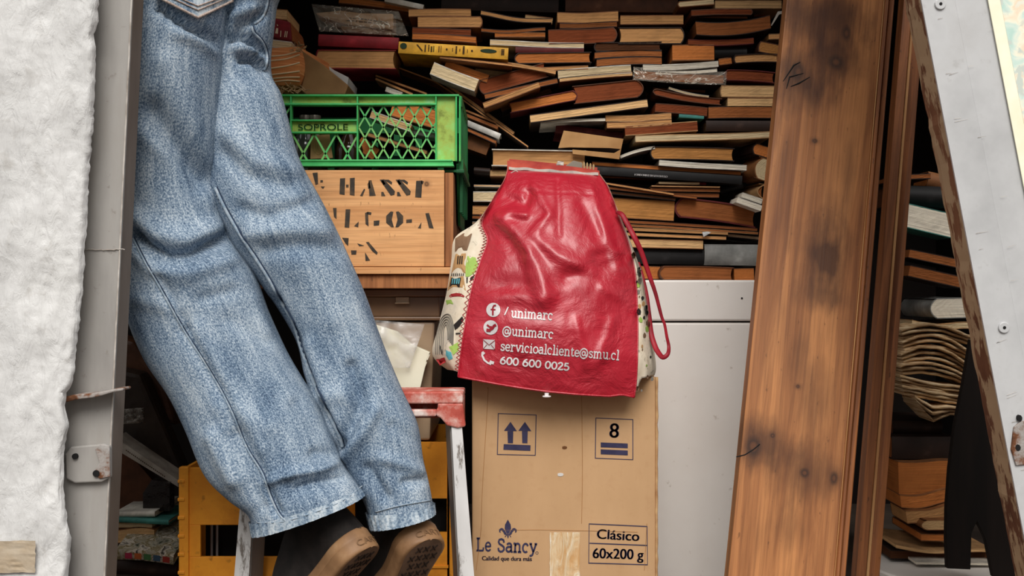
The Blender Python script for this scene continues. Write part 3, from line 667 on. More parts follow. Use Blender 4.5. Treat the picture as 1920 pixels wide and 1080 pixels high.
pp = thing('card_folder', 'cream card folder of papers with a tabbed edge leaning on the storage bin', 'folder', (xx(730, 1.905), 1.905, zo))
m = MB(); yb_ = 540+(CZ-zo)*F/1.9; m.pprism([(640, 612), (700, 608), (745, 622), (772, 646), (806, 661), (800, 676), (764, yb_), (640, yb_)], 1.898, .016); m.obj('papers', M_creamcard, pp, bevel=.001)
for k in range(5):
    m = MB(); x, y = lerp(803, 776, k/5), lerp(664, 735, k/5); m.pprism([(x-1, y), (x+3, y+1), (x-1, y+11), (x-5, y+10)], 1.8985, .012); m.obj('tab', M_creamcard, pp)
t = NT('clear_plastic', .12, .6); t.base((236, 234, 230)); f = t.noise(t.mapped((15, 15, 15)), 1, 2, .5, 1.5); t.bump(f, .5, .01)
al = t.n.new('ShaderNodeMapRange'); t.link(f, al.inputs[0]); al.inputs[1].default_value = .35; al.inputs[2].default_value = .7; al.inputs[3].default_value = .06; al.inputs[4].default_value = .42; t.link(al.outputs[0], t.b.inputs['Alpha']); M_plastic = t.m
pb = MB(); g = []
for i in range(15):
    r = []
    for j in range(19):
        u, v = j/18, i/14; x = lerp(lerp(655, 796, u), lerp(650, 768, u), v); y = lerp(lerp(596, 608, u), 690, v)
        r.append(P(x, y, 1.885-.006*nz(x, y, 3, .05)-.004*nz(x, y, 8, .13)))
    g.append(r)
pb.slab(g, [[p+Vector((0, .004, 0)) for p in r] for r in g])
o = pb.obj('plastic_sleeve', M_plastic, smooth=True); tag(o, 'clear crumpled plastic sleeve in front of the cream card folder', 'plastic sleeve')

t = NT('green_plastic', .45, .4); f = t.noise(t.mapped((16, 16, 16)), 1, 6, .65); g = t.noise(t.mapped((9, 9, 9), (2, 5, 3)), 1, 5, .6)
c = t.ramp(f, [(.35, (52, 164, 86)), (.65, (80, 192, 108))]); t.base(t.mix(t.math('MULTIPLY', t.fac(g, .6, .75), .5), c, (150, 190, 80))); t.bump(f, .1, .001); M_green = t.m
M_glat = simple('faded_green_plastic', (84, 184, 104), (146, 190, 104), 14, rough=.5, spec=.35, bump=.1)
t = NT('green_plastic_stained', .6, .3); f = t.noise(t.mapped((22, 22, 22)), 1, 6, .65)
t.base(t.ramp(f, [(.30, (96, 104, 40)), (.45, (160, 182, 82)), (.58, (150, 204, 106)), (.72, (160, 214, 166))])); t.bump(f, .2, .001); M_greens = t.m
DG = 1.90
gc = thing('green_crate', 'green plastic bottle crate with diamond lattice standing on the stencilled wooden box', 'crate', (xx(700, DG), DG, zt))
gz = lambda Y: zz(160+Y/2.7, DG); gx = lambda X: xx(500+X/2.7, DG)
zbot = zt+.001; gtop = gz(46)
def gb(m, X0, X1, Y0, Y1, y0, y1): m.box(gx(X0), gx(X1), y0, y1, gz(Y1), gz(Y0))
X0 = -70
m = MB(); gb(m, X0, 975, 46, 56, DG-.002, DG+.016); gb(m, X0, 860, 90, 101, DG-.002, DG+.016); gb(m, X0, 940, 378, 388, DG-.008, DG+.016); gb(m, X0, 945, 388, 408, DG-.006, DG+.01); gb(m, X0, 950, 404, 414, DG-.010, DG+.012)
for a, b in ((118, 126), (455, 463), (853, 861), (955, 964)): gb(m, a, b, 50, 384, DG-.001, DG+.016)
gb(m, 972, 982, 50, 384, DG+.004, DG+.02); gb(m, 122, 459, 173, 181, DG-.001, DG+.014); gb(m, 122, 459, 234, 243, DG-.001, DG+.014)
m.obj('front_frame', M_green, gc, bevel=.0012)
m = MB(); gb(m, X0, 857, 56, 91, DG+.008, DG+.012); gb(m, 860, 956, 55, 380, DG+.008, DG+.012); gb(m, 125, 456, 180, 236, DG+.008, DG+.012); tag(m.obj('stained_panel', M_greens, gc), 'yellowed stained recessed panels')
def lattice(m, xa, xb, ya, yb, sp, w, hs):
    k = -40
    for sgn in (1, -1):
        for i in range(-40, 60):
            c0 = xa+i*sp
            pts = []
            # line x = c0 + sgn*(y-ya)*hs clipped
            for y in (ya, yb):
                pts.append((c0+sgn*(y-ya)*hs, y))
            (xA, yA), (xB, yB) = pts
            lo, hi = 0.0, 1.0; dx = xB-xA
            if abs(dx) > 1e-9:
                t0, t1 = (xa-xA)/dx, (xb-xA)/dx
                lo, hi = max(0, min(t0, t1)), min(1, max(t0, t1))
            if hi-lo < .02: continue
            a = Vector((gx(lerp(xA, xB, lo)), 0, gz(lerp(yA, yB, lo)))); b = Vector((gx(lerp(xA, xB, hi)), 0, gz(lerp(yA, yB, hi))))
            d = (b-a).normalized(); n = Vector((d.z, 0, -d.x))*w/2; yy = Vector((0, DG+.006, 0)); y2 = Vector((0, DG+.0095+.001*sgn, 0))
            q = [a-n, a+n, b+n, b-n]; m.add([p+yy for p in q]+[p+y2 for p in q], [(0, 1, 2, 3), (7, 6, 5, 4), (0, 4, 5, 1), (1, 5, 6, 2), (2, 6, 7, 3), (3, 7, 4, 0)])
m = MB(); lattice(m, 463, 853, 101, 378, 63, .0028, .58); lattice(m, 126, 455, 243, 378, 112, .0032, .56); lattice(m, X0, 118, 101, 378, 63, .0028, .58); m.obj('lattice', M_glat, gc)
m = MB(); print_font(m, 'SOPROLE', lambda x, y: P(x, y, DG+.0060), *sx(160, 227), *sx(412, 226), 11.5, .5)
lt = [v.copy() for v in m.v]; n = len(lt); m2 = MB(); m2.add(lt, m.f); m2.add([v+Vector((0, .003, 0)) for v in lt], m.f); tag(m2.obj('raised_letters', M_glat, gc, fix=False), 'raised dairy lettering on the crate')
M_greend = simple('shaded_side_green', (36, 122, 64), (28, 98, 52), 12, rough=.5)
xr = gx(975)
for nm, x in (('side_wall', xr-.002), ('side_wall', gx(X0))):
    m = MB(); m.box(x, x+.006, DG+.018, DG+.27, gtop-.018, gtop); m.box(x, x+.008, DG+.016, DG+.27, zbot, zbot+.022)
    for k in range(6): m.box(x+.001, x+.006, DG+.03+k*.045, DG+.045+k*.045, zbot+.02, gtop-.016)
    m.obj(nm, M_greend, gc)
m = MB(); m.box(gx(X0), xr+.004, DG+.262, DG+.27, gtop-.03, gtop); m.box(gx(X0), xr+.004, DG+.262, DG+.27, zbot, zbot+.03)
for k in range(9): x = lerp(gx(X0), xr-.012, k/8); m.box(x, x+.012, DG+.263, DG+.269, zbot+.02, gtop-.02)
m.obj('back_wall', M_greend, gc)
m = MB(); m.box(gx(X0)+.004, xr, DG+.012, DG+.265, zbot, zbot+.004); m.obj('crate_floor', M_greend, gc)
# flange hanging down beside the wooden box
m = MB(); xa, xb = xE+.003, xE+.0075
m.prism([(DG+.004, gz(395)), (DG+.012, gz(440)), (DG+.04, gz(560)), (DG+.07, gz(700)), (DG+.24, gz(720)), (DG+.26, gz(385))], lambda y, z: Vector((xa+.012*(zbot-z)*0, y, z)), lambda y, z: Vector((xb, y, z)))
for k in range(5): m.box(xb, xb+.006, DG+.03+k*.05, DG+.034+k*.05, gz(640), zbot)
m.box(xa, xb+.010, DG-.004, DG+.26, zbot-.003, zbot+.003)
m.obj('hanging_flange', simple('shaded_flange_green', (24, 96, 52), (18, 76, 42), 12, rough=.5), gc, bevel=.001)  # same green plastic, its shade under the crate painted as deeper green
# things kept in the crate
t = NT('brown_glass', .12, .6); t.base((56, 38, 22)); M_glass = t.m
t = NT('smoky_glass', .12, .6); t.base((70, 72, 66)); M_glass2 = t.m
for (X, M, lab) in ((573, M_glass2, 'left clear bottle with a pale foil neck inside the green crate'), (590, M_glass, 'brown bottle beside the clear one inside the green crate'), (655, M_glass, 'amber bottle right of the tan tag inside the green crate')):
    d = 2.0; c_ = P(X, 300, d); m = MB(); h = .0
    pr_ = [(.022, 0), (.024, .006), (.024, .05), (.02, .066), (.010, .082), (.0085, .098), (.010, .099), (.010, .104), (.007, .104)]
    if X == 655: pr_ = [(r*1.05, z*.88) for r, z in pr_]
    m.lathe((c_.x, d, zbot+.005), pr_); th = m.obj('bottle', M, smooth=True, angle=50); tag(th, lab, 'bottle', 'bottles in the green crate')
    m = MB(); top = pr_[-1][1]; m.lathe((c_.x, d, zbot+.005+top*.9), [(.0112, 0), (.0115, .012), (.011, .0135), (.001, .014)], 14); m.obj('foil_cap', simple('foil_%d' % X, (112, 106, 96), (70, 62, 52), 50, rough=.35, metal=.4), th, smooth=True, angle=50)
m = MB(); q = [(583, 254), (618, 252), (624, 296), (582, 298)]; m.pprism(q, 1.94, .002); tg = m.obj('paper_tag', simple('tan_tag', (190, 152, 104), (170, 130, 86), 14, rough=.85)); tag(tg, 'tan paper tag with a line drawing inside the green crate', 'tag')
m = MB()
for s in range(3): m.tube([P(597+8*math.cos(k*.5)+s*4, 274+(16-s*3)*math.sin(k*.5), 1.9392) for k in range(8+s)], .0005, 4)
m.obj('line_drawing', simple('ochre_line', (226, 190, 120), rough=.8), tg)
# ------------------------------------------------------------------ red shopping bag
t = NT('red_woven_plastic', .42, .5); f = t.noise(t.mapped((7, 7, 7)), 1, 5); h = t.noise(t.mapped((420, 420, 10)), 1, 2); h2 = t.noise(t.mapped((10, 10, 420)), 1, 2); k = t.noise(t.mapped((16, 16, 16), (4, 2, 2)), 1, 6, .6, 1.6); k2 = t.noise(t.mapped((45, 45, 45)), 1, 5, .6, 1.0)
t.base(t.ramp(f, [(.3, (164, 22, 40)), (.7, (186, 30, 50))])); t.bump(k, .6, .010); t.bump(k2, .32, .004); t.b.inputs['Coat Weight'].default_value = .6; t.b.inputs['Coat Roughness'].default_value = .3; t.bump(h, .16, .0006); t.bump(h2, .16, .0006); M_red = t.m
M_red_d = simple('dark_red_strap', (158, 24, 40), (124, 18, 32), 30, rough=.5)
t = NT('printed_lining', .7, .3); f = t.noise(t.mapped((70, 70, 70)), 1, 4, .6, 1.2); g = t.noise(t.mapped((30, 30, 30), (1, 4, 2)), 1, 3); kk = t.noise(t.mapped((22, 22, 22)), 1, 4)
c = t.ramp(g, [(.3, (216, 200, 174)), (.55, (228, 216, 194)), (.72, (206, 196, 180))]); t.base(t.mix(t.math('MULTIPLY', t.fac(f, .60, .66), .55), c, (110, 100, 86))); t.bump(kk, .4, .006); M_lining = t.m
Lp = [(952, 318), (946, 338), (926, 372), (904, 416), (914, 450), (901, 490), (885, 540), (872, 610), (864, 665), (859, 706)]
Rp = [(1123, 328), (1137, 347), (1146, 369), (1159, 404), (1178, 455), (1191, 515), (1195, 591), (1195, 658), (1193, 710), (1189, 745)]
GLp = [(951, 318), (945, 338), (925, 372), (893, 416), (853, 446), (846, 490), (838, 545), (822, 612), (812, 668), (856, 704)]
GRp = [(1124, 328), (1138, 347), (1148, 369), (1162, 404), (1183, 455), (1203, 515), (1216, 591), (1227, 658), (1227, 705), (1192, 744)]
NB = 90
Ls, Rs, GLs, GRs = ([(p.x, p.y) for p in crom([(a, b, 0) for a, b in q], NB)] for q in (Lp, Rp, GLp, GRp))
bfolds = [([(928, 408), (960, 432), (990, 470), (1012, 520), (1026, 556)], .011, 15), ([(935, 430), (965, 462), (990, 505)], -.006, 14), ([(930, 404), (958, 398), (985, 402)], .009, 8), ([(950, 370), (985, 385), (992, 365)], -.008, 9),
          ([(1000, 440), (1050, 480), (1110, 510)], .007, 12), ([(985, 490), (1000, 540), (1012, 560)], .006, 9), ([(905, 520), (940, 535), (990, 530)], -.005, 16), ([(1150, 470), (1180, 474)], .006, 5), ([(1120, 480), (1150, 470)], -.005, 9),
          ([(1046, 340), (1048, 440)], -.004, 6), ([(1062, 520), (1120, 505), (1170, 485)], -.006, 14), ([(1130, 540), (1165, 560)], .005, 8), ([(910, 560), (975, 555), (1020, 575)], .005, 12), ([(1080, 600), (1100, 690)], .003, 8), ([(1150, 600), (1120, 680)], .004, 9),
          ([(880, 640), (900, 690)], .004, 10), ([(950, 355), (1140, 366)], -.0016, 2), ([(1000, 345), (1030, 400), (1010, 430)], .005, 8), ([(1090, 380), (1120, 440)], -.005, 12), ([(1110, 345), (1135, 430), (1160, 500)], .006, 9), ([(940, 600), (1080, 620)], .003, 20)]
def bd(v, u):
    d = lerp(1.925, 1.80, min(1, v*1.25)**.8)
    d -= .050*math.sin(math.pi*u)**.8*(.25+.75*math.sin(math.pi*min(1, v*.86+.07)))
    return d
front = []
for i in range(NB+1):
    v = i/NB; r = []
    for j in range(71):
        u = j/70; x = lerp(Ls[i][0], Rs[i][0], u); y = lerp(Ls[i][1], Rs[i][1], u)
        y += (9*math.sin(math.pi*u)-5*max(0, 1-abs(u-.93)/.07))*max(0, (v-.7)/.3)**2*.9
        d = bd(v, u); f = sum(1.15*a*math.exp(-(segdist(x, y, p)/w)**2) for p, a, w in bfolds if abs(x-p[0][0]) < 260)
        f += .0022*nz(x, y, 1, .022)+.0012*nz(x, y, 6, .06)
        r.append(P(x, y, d-f*min(1, 6*u, 6*(1-u))*1.0))
    front.append(r)
zbt = zz(707, 1.85)+.0015
und = []
for k, (dy, dd) in enumerate(((6, .018), (8, .04))):
    und.append([Vector((p.x, p.y+dd*math.sin(math.pi*min(1, max(0, j/70)))+.006, p.z-.0045*math.sin(math.pi*j/70))) for j, p in enumerate(front[-1])])
und.append([Vector((lerp(p.x, P(1030, 0, 1.85).x, .04), 1.856, zbt)) for p in front[-1]])
und.append([Vector((lerp(p.x, P(1030, 0, 1.85).x, .08), 1.98, zbt+.001)) for p in front[-1]])
bag = thing('red_shopping_bag', 'shiny red shopping bag with white contact details, standing on the printed carton', 'bag', (P(1030, 0, 1.9).x, 1.9, zbt))
fm = MB(); fm.grid(front+und); fo = fm.obj('front_panel', M_red, bag, smooth=True)
BV = fm.bvh()
def onbag(x, y, off=.0012, B=None):
    o = Vector((0, 0, CZ)); d = (P(x, y, 1)-o).normalized(); h = (B or BV).ray_cast(o, d)
    if h[0] is None: return P(x, y, 1.80)
    return h[0]-d*off
def gus(E, G, sgn):
    rows = []
    for i in range(NB+1):
        v = i/NB; a = P(*E[i], bd(v, 0)); dg = lerp(1.935, 1.863, min(1, v*4)); b = P(*G[i], dg) if i < NB-3 else a+Vector((sgn*.002, .03, 0))
        r = []
        for j in range(15):
            u = j/14; p = a.lerp(b, u); p.y -= .012*math.sin(math.pi*u); p.y += .006*nz(i*.12, u*3, sgn*4, 1)*min(1, 4*u*(1-u)); r.append(p)
        if r[-1].z < zbt: 
            for p in r[4:]: p.z = max(p.z, zbt)
        rows.append(r)
    return rows
gl = MB(); rl = gus(Ls, GLs, -1); gl.grid(rl); g1 = gl.obj('side_gusset', M_lining, bag, smooth=True); g1['label'] = 'patterned cream side gusset with town drawings'
gr = MB(); rr = gus(Rs, GRs, 1); gr.grid(rr); g2 = gr.obj('side_gusset', M_lining, bag, smooth=True); g2['label'] = 'patterned right side gusset'
m = MB(); back = []
for i in range(NB+1):
    a, b = rl[i][-1], rr[i][-1]; back.append([Vector((lerp(a.x, b.x, j/12), lerp(a.y, b.y, j/12)+.05*math.sin(math.pi*j/12)+.0*1, max(zbt+.001 if i > NB-6 else -9, lerp(a.z, b.z, j/12)))) for j in range(13)])
m.grid(back); m.obj('back_panel', M_red, bag, smooth=True)
# drawings on the gusset
BG = gl.bvh(); CX = lambda X, Y: (800+X/3.6, 420+Y/3.6)
dec = {}
def decal(col, pts, off=.0012, B=BG):
    q = [CX(*p) for p in pts]; cx = sum(p[0] for p in q)/len(q); cy = sum(p[1] for p in q)/len(q)
    mm = dec.setdefault(col, MB()); n = len(q); rings = [[onbag(lerp(cx, x, s), lerp(cy, y, s), off, B) for x, y in q] for s in (.02, .5, 1)]
    mm.grid(rings, True)
decal('tan_house', [(195, 202), (265, 198), (262, 330), (166, 330)]); decal('tan_house', [(160, 352), (248, 352), (264, 448), (140, 450)])
for X in (208, 222, 236): decal('black_ink', [(X, 216), (X+8, 214), (X+4, 270), (X-4, 270)], .002)
for X in range(168, 256, 13): decal('black_ink', [(X, 332), (X+5, 332), (X+2, 350), (X-4, 350)], .002)
decal('black_ink', [(166, 362), (232, 362), (222, 426), (154, 426)], .002)
for X in (172, 187, 202, 216): decal('blue_ink', [(X, 368), (X+9, 368), (X+3, 404), (X-5, 404)], .0028)
decal('green_ink', [(275, 215), (330, 226), (346, 278), (322, 330), (285, 355), (262, 355), (262, 285)]); decal('green_ink', [(150, 830), (212, 798), (216, 850), (180, 884)]); decal('green_ink', [(128, 515), (165, 510), (180, 540), (135, 545)])
decal('red_ink', [(150, 486), (165, 472), (200, 465), (235, 470), (256, 486), (250, 494), (205, 488), (160, 494)]); decal('red_ink', [(62, 915), (120, 900), (130, 930), (90, 955)], .002)
decal('black_ink', [(182, 680), (240, 622), (250, 648), (222, 690), (190, 716)]); decal('black_ink', [(268, 360), (278, 358), (276, 398), (268, 398)]); decal('black_ink', [(292, 366), (322, 340), (318, 362), (294, 386)])
decal('blue_ink', [(130, 850), (165, 866), (176, 908), (150, 920), (128, 885)]); decal('black_ink', [(82, 800), (104, 850), (110, 890), (92, 860)]); decal('black_ink', [(195, 735), (228, 733), (228, 742), (195, 744)], .002)
decal('brown_cloth', [(192, 98), (248, 62), (306, 64), (272, 176), (190, 186)], .0015)
for k in range(5):
    pts = [(62+k*12+.0, 880), (66+k*12, 760-k*8), (100+k*6, 640+k*12), (150-k*4, 610+k*18), (178-k*9, 680+k*10), (176-k*8, 820-k*10)]
    q = crom([(a, b, 0) for a, b in pts], 24); mm = dec.setdefault('grey_ink', MB()); mm.tube([onbag(*CX(p.x, p.y), .001, BG) for p in q], .0011, 5)
RG_ = gr.bvh(); rg = random.Random(21)
for k in range(34):
    y = rg.uniform(470, 735); i = min(range(NB+1), key=lambda i: abs(Rs[i][1]-y)); x = lerp(Rs[i][0], GRs[i][0], rg.uniform(.15, .9))
    if GRs[i][0]-Rs[i][0] < 4: continue
    X, Y = (x-800)*3.6, (y-420)*3.6; r = rg.uniform(6, 20)
    decal(rg.choice(['tan_house', 'black_ink', 'green_ink', 'grey_ink', 'grey_ink', 'brown_cloth', 'brown_cloth']), [(X+r*rg.uniform(.6, 1)*math.cos(a), Y+1.6*r*rg.uniform(.6, 1)*math.sin(a)) for a in [j*.898 for j in range(7)]], .0012+.0002*k/34, RG_)
for col, c in (('tan_house', (206, 160, 108)), ('black_ink', (40, 34, 32)), ('blue_ink', (96, 176, 186)), ('green_ink', (170, 204, 100)), ('red_ink', (172, 44, 48)), ('brown_cloth', (140, 108, 82)), ('grey_ink', (128, 122, 112))):
    dec[col].obj(col+'_drawing', simple('bag_'+col, c, rough=.75, bump=0), g1, fix=False)
m = MB(); zig = []
for k in range(78):
    s = .30+.66*k/77; i = s*NB; a, b = Ls[int(i)], Ls[min(NB, int(i)+1)]; t_ = i-int(i); x, y = lerp(a[0], b[0], t_), lerp(a[1], b[1], t_)
    zig.append(onbag(x-(1.5 if k % 2 else 8), y, .001, BG))
m.tube(zig, .0007, 5); m.obj('zigzag_stitching', simple('red_thread', (180, 40, 50), rough=.8), g1)
m = MB(); m.tube([P(*Ls[i], bd(i/NB, 0)-.001) for i in range(0, NB+1, 2)], .0016, 6); m.tube([P(*Rs[i], bd(i/NB, 1)-.001) for i in range(0, NB+1, 2)], .0016, 6); m.tube([front[-1][j]+Vector((0, -.001, .0)) for j in range(0, 71, 2)], .0018, 6)
m.obj('piped_edge', M_red, bag, True)
# hem, tape and handle
M_hem = simple('faded_red_hem', (196, 84, 64), (166, 54, 46), 30, rough=.6)
m = MB(); g0 = []; g1_ = []
for j in range(25):
    u = j/24; x = lerp(951, 1124, u); yt = lerp(301, 319, u)+(1.5*math.sin(u*7)); yb2 = lerp(322, 336, u); g0.append([P(x, lerp(yt, yb2, k/4), 1.918-.006*math.sin(math.pi*u)) for k in range(5)])
m.slab(g0, [[p+Vector((0, .005, 0)) for p in r] for r in g0]); hm = m.obj('top_hem', M_hem, bag, smooth=True, angle=50); hm['label'] = 'faded orange red top hem'
m = MB(); m.slab([[P(lerp(954, 1122, j/24), lerp(315, 327, j/24)+dy+1*math.sin(j), 1.914-.006*math.sin(math.pi*j/24)) for dy in (-2.6, 2.6)] for j in range(25)], [[P(lerp(954, 1122, j/24), lerp(315, 327, j/24)+dy+1*math.sin(j), 1.918-.006*math.sin(math.pi*j/24)) for dy in (-2.6, 2.6)] for j in range(25)])
m.obj('hem_tape', M_thread, hm)
m = MB()
for xa in (958, 1000, 1044, 1086): m.tube([P(x, y, 1.908-.004*math.sin(math.pi*(x-950)/175)) for x, y in ((xa, lerp(316, 328, (xa-950)/175)+8), (xa+9, lerp(316, 328, (xa-950)/175)+3), (xa+18, lerp(316, 328, (xa-950)/175)+10))], .0008, 5)
m.obj('cream_stitches', M_thread, hm)
m = MB(); g0 = [[P(x, lerp(298, 314, (x-955)/165)+dy, 1.965) for dy in (0, 14, 40)] for x in range(955, 1121, 15)]; m.slab(g0, [[p+Vector((0, .004, 0)) for p in r] for r in g0]); m.obj('rear_rim', M_hem, bag)
hp = [(1157, 398), (1166, 402), (1174, 416), (1188, 442), (1203, 474), (1217, 515), (1229, 550), (1240, 592), (1246, 608), (1250, 630), (1254, 650), (1252, 664), (1243, 670), (1235, 662), (1228, 649), (1221, 625), (1217, 590), (1212, 550), (1204, 515), (1197, 492)]
hd = [1.85, 1.84, 1.835]+[1.82+.0*i for i in range(8)]+[1.81, 1.81, 1.82, 1.83, 1.84, 1.86, 1.88, 1.9, 1.91]
m = MB(); q = crom([P(x, y, d) for (x, y), d in zip(hp, hd)], 90); m.tube(q, [.0036+.0011*math.sin(i*.12) for i in range(91)], 10, .5); m.obj('handle', M_red_d, bag, True)
# print on the bag
M_wprint = simple('white_print', (238, 232, 230), rough=.55, bump=0)
pm = MB(); bf = lambda x, y: onbag(x, y, .0011)
strokes(pm, '/', 2.4, bf, 946, 589, 952, 590, 19); strokes(pm, 'unimarc', 2.7, bf, 958, 595, 1037, 600, 24)
strokes(pm, '@unimarc', 2.6, bf, 942, 628, 1038, 635, 24); strokes(pm, 'servicioalcliente@smu.cl', 2.6, bf, 938, 657, 1161, 675, 24); strokes(pm, '600 600 0025', 2.7, bf, 937, 682, 1068, 695, 19)
def disc(mm, cx, cy, r, off):
    mm.grid([[onbag(cx+r*s*math.cos(k*.2618), cy+r*s*math.sin(k*.2618), off) for k in range(24)] for s in (.02, .5, 1)], True)
disc(pm, 925, 581, 13.3, .0011); disc(pm, 920, 614, 13.6, .0011)
pm.grid([[onbag(lerp(906, 928, j/5), lerp(636, 654, i/4)+lerp(0, 1.2, j/5), .0011) for j in range(6)] for i in range(5)])
ribbon(pm, [(905, 660), (904, 666), (908, 675), (914, 680), (921, 683)], 3.4, bf, 2); ribbon(pm, [(904, 660), (908, 664)], 5, bf, 2); ribbon(pm, [(918, 678), (926, 681)], 5.5, bf, 2)
pr_ = pm.obj('white_print', M_wprint, bag, fix=False); pr_['label'] = 'white contact lines and round icons'
pm = MB(); b2 = lambda x, y: onbag(x, y, .0022)
ribbon(pm, [(924, 591), (924, 577), (926, 573), (930, 572.5)], 3, b2, 2); ribbon(pm, [(920, 580), (929, 580.5)], 2.4, b2, 2)
ribbon(pm, [(912, 618), (917, 619), (923, 616), (926, 611), (930, 609)], 5, b2, 2); ribbon(pm, [(913, 609), (918, 613), (922, 613)], 3.4, b2, 2); ribbon(pm, [(912, 621), (920, 621)], 2.4, b2, 2)
ribbon(pm, [(906, 637), (917, 647), (928, 638)], 1.1, b2, 2); ribbon(pm, [(906, 654), (913, 646)], 1.0, b2, 2); ribbon(pm, [(928, 655), (921, 647)], 1.0, b2, 2)
pm.obj('red_icon_shapes', M_red_d, pr_, fix=False)
m = MB(); q = P(1025, 737, 1.775); m.tube([q, q+Vector((0, 0, -.004)), q+Vector((0, 0, -.0045)), q+Vector((0, 0, -.006))], [.0035, .0035, .007, .007], 12); m.obj('snap_button', M_wprint, bag)
# things poking out of the bag
m = MB(); m.pprism([(1060, 311), (1075, 301), (1092, 305), (1092, 340), (1062, 340)], 1.93, .02); o = m.obj('notebook', simple('grey_card', (166, 156, 140), rough=.8), bevel=.001); tag(o, 'small grey notebook poking out of the red bag', 'notebook')
m = MB(); m.pprism([(1043, 309), (1046, 302), (1057, 303), (1056, 340), (1043, 340)], 1.93, .012); o = m.obj('matchbox', simple('white_band', (222, 214, 202), (90, 80, 72), 90, (1, 1, 4), rough=.7)); tag(o, 'small black and white box poking out of the red bag', 'box')
for i, x in enumerate((1096, 1101, 1106, 1111)):
    m = MB(); m.tube([P(x, 345, 1.94), P(x-1+i, 306+i*1.5, 1.94), P(x-1+i, 303+i*1.5, 1.94)], [.0019, .0019, .0005], 8); o = m.obj('wooden_stick', simple('stick_%d' % i, (206, 172, 124), rough=.7), smooth=True, angle=40)
    tag(o, ('first', 'second', 'third', 'rightmost')[i]+' from the left of four thin sticks in the bag', 'stick', 'sticks in the red bag')

# ------------------------------------------------------------------ the person
t = NT('blue_denim', .88, .15)
f = t.noise(t.mapped((560, 330, 1), coord='UV'), 1, 2, .6); f2 = t.noise(t.mapped((1300, 200, 1), coord='UV'), 1, 2, .6); g = t.noise(t.mapped((16, 8, 1), coord='UV'), 1, 5, .6); st_ = t.noise(t.mapped((170, 14, 1), coord='UV'), 1, 3)
k = t.math('ADD', t.math('MULTIPLY', f, .55), t.math('ADD', t.math('MULTIPLY', f2, .3), t.math('ADD', t.math('MULTIPLY', g, .35), t.math('MULTIPLY', st_, .22))))
c = t.ramp(k, [(.545, (52, 68, 90)), (.64, (88, 108, 130)), (.72, (128, 145, 162)), (.85, (188, 198, 206))])
t.base(c); t.bump(f2, .35, .0006); t.bump(f, .3, .0008); t.bump(g, .25, .008); M_denim = t.m
t = NT('faded_denim_hem', .9, .15); f = t.noise(t.mapped((300, 300, 300)), 1, 3, .6); g = t.noise(t.mapped((55, 55, 16)), 1, 4, .6)
k = t.math('ADD', t.math('MULTIPLY', f, .45), t.math('MULTIPLY', g, .55)); t.base(t.ramp(k, [(.40, (92, 112, 134)), (.5, (150, 166, 180)), (.6, (196, 205, 211))])); t.bump(k, .5, .003); M_hemd = t.m
M_seamd = simple('seam_denim', (168, 178, 186), (120, 140, 158), 160, (1, 1, 1), .9)
M_seamk = simple('seam_shade_denim', (48, 62, 84), (36, 48, 66), 120, rough=.9)
LL = [(120, -230), (122, -60), (150, 80), (175, 180), (200, 290), (214, 370), (226, 450), (240, 530), (246, 600), (275, 672), (318, 740), (356, 815), (392, 890), (432, 932), (470, 962), (479, 1000)]
LR = [(440, -230), (446, -60), (417, 75), (413, 165), (404, 280), (403, 350), (428, 440), (474, 508), (503, 585), (534, 655), (566, 712), (598, 765), (627, 835), (647, 880), (667, 908), (681, 930)]
RL = [(300, -230), (300, -50), (340, 60), (370, 140), (376, 200), (380, 300), (392, 380), (446, 470), (507, 556), (553, 636), (571, 704), (600, 780), (635, 850), (664, 905), (684, 945), (697, 990)]
RR = [(530, -230), (526, -40), (514, 20), (506, 130), (528, 182), (557, 285), (601, 372), (645, 462), (688, 560), (724, 660), (753, 730), (781, 795), (791, 860), (799, 895), (808, 935), (813, 965)]
LDp = [1.66, 1.645, 1.62, 1.62, 1.625, 1.63, 1.63, 1.62, 1.62, 1.615, 1.61, 1.60, 1.59, 1.585, 1.58, 1.58]
RDp = [1.68, 1.67, 1.68, 1.68, 1.675, 1.67, 1.67, 1.66, 1.66, 1.655, 1.65, 1.64, 1.63, 1.62, 1.615, 1.61]
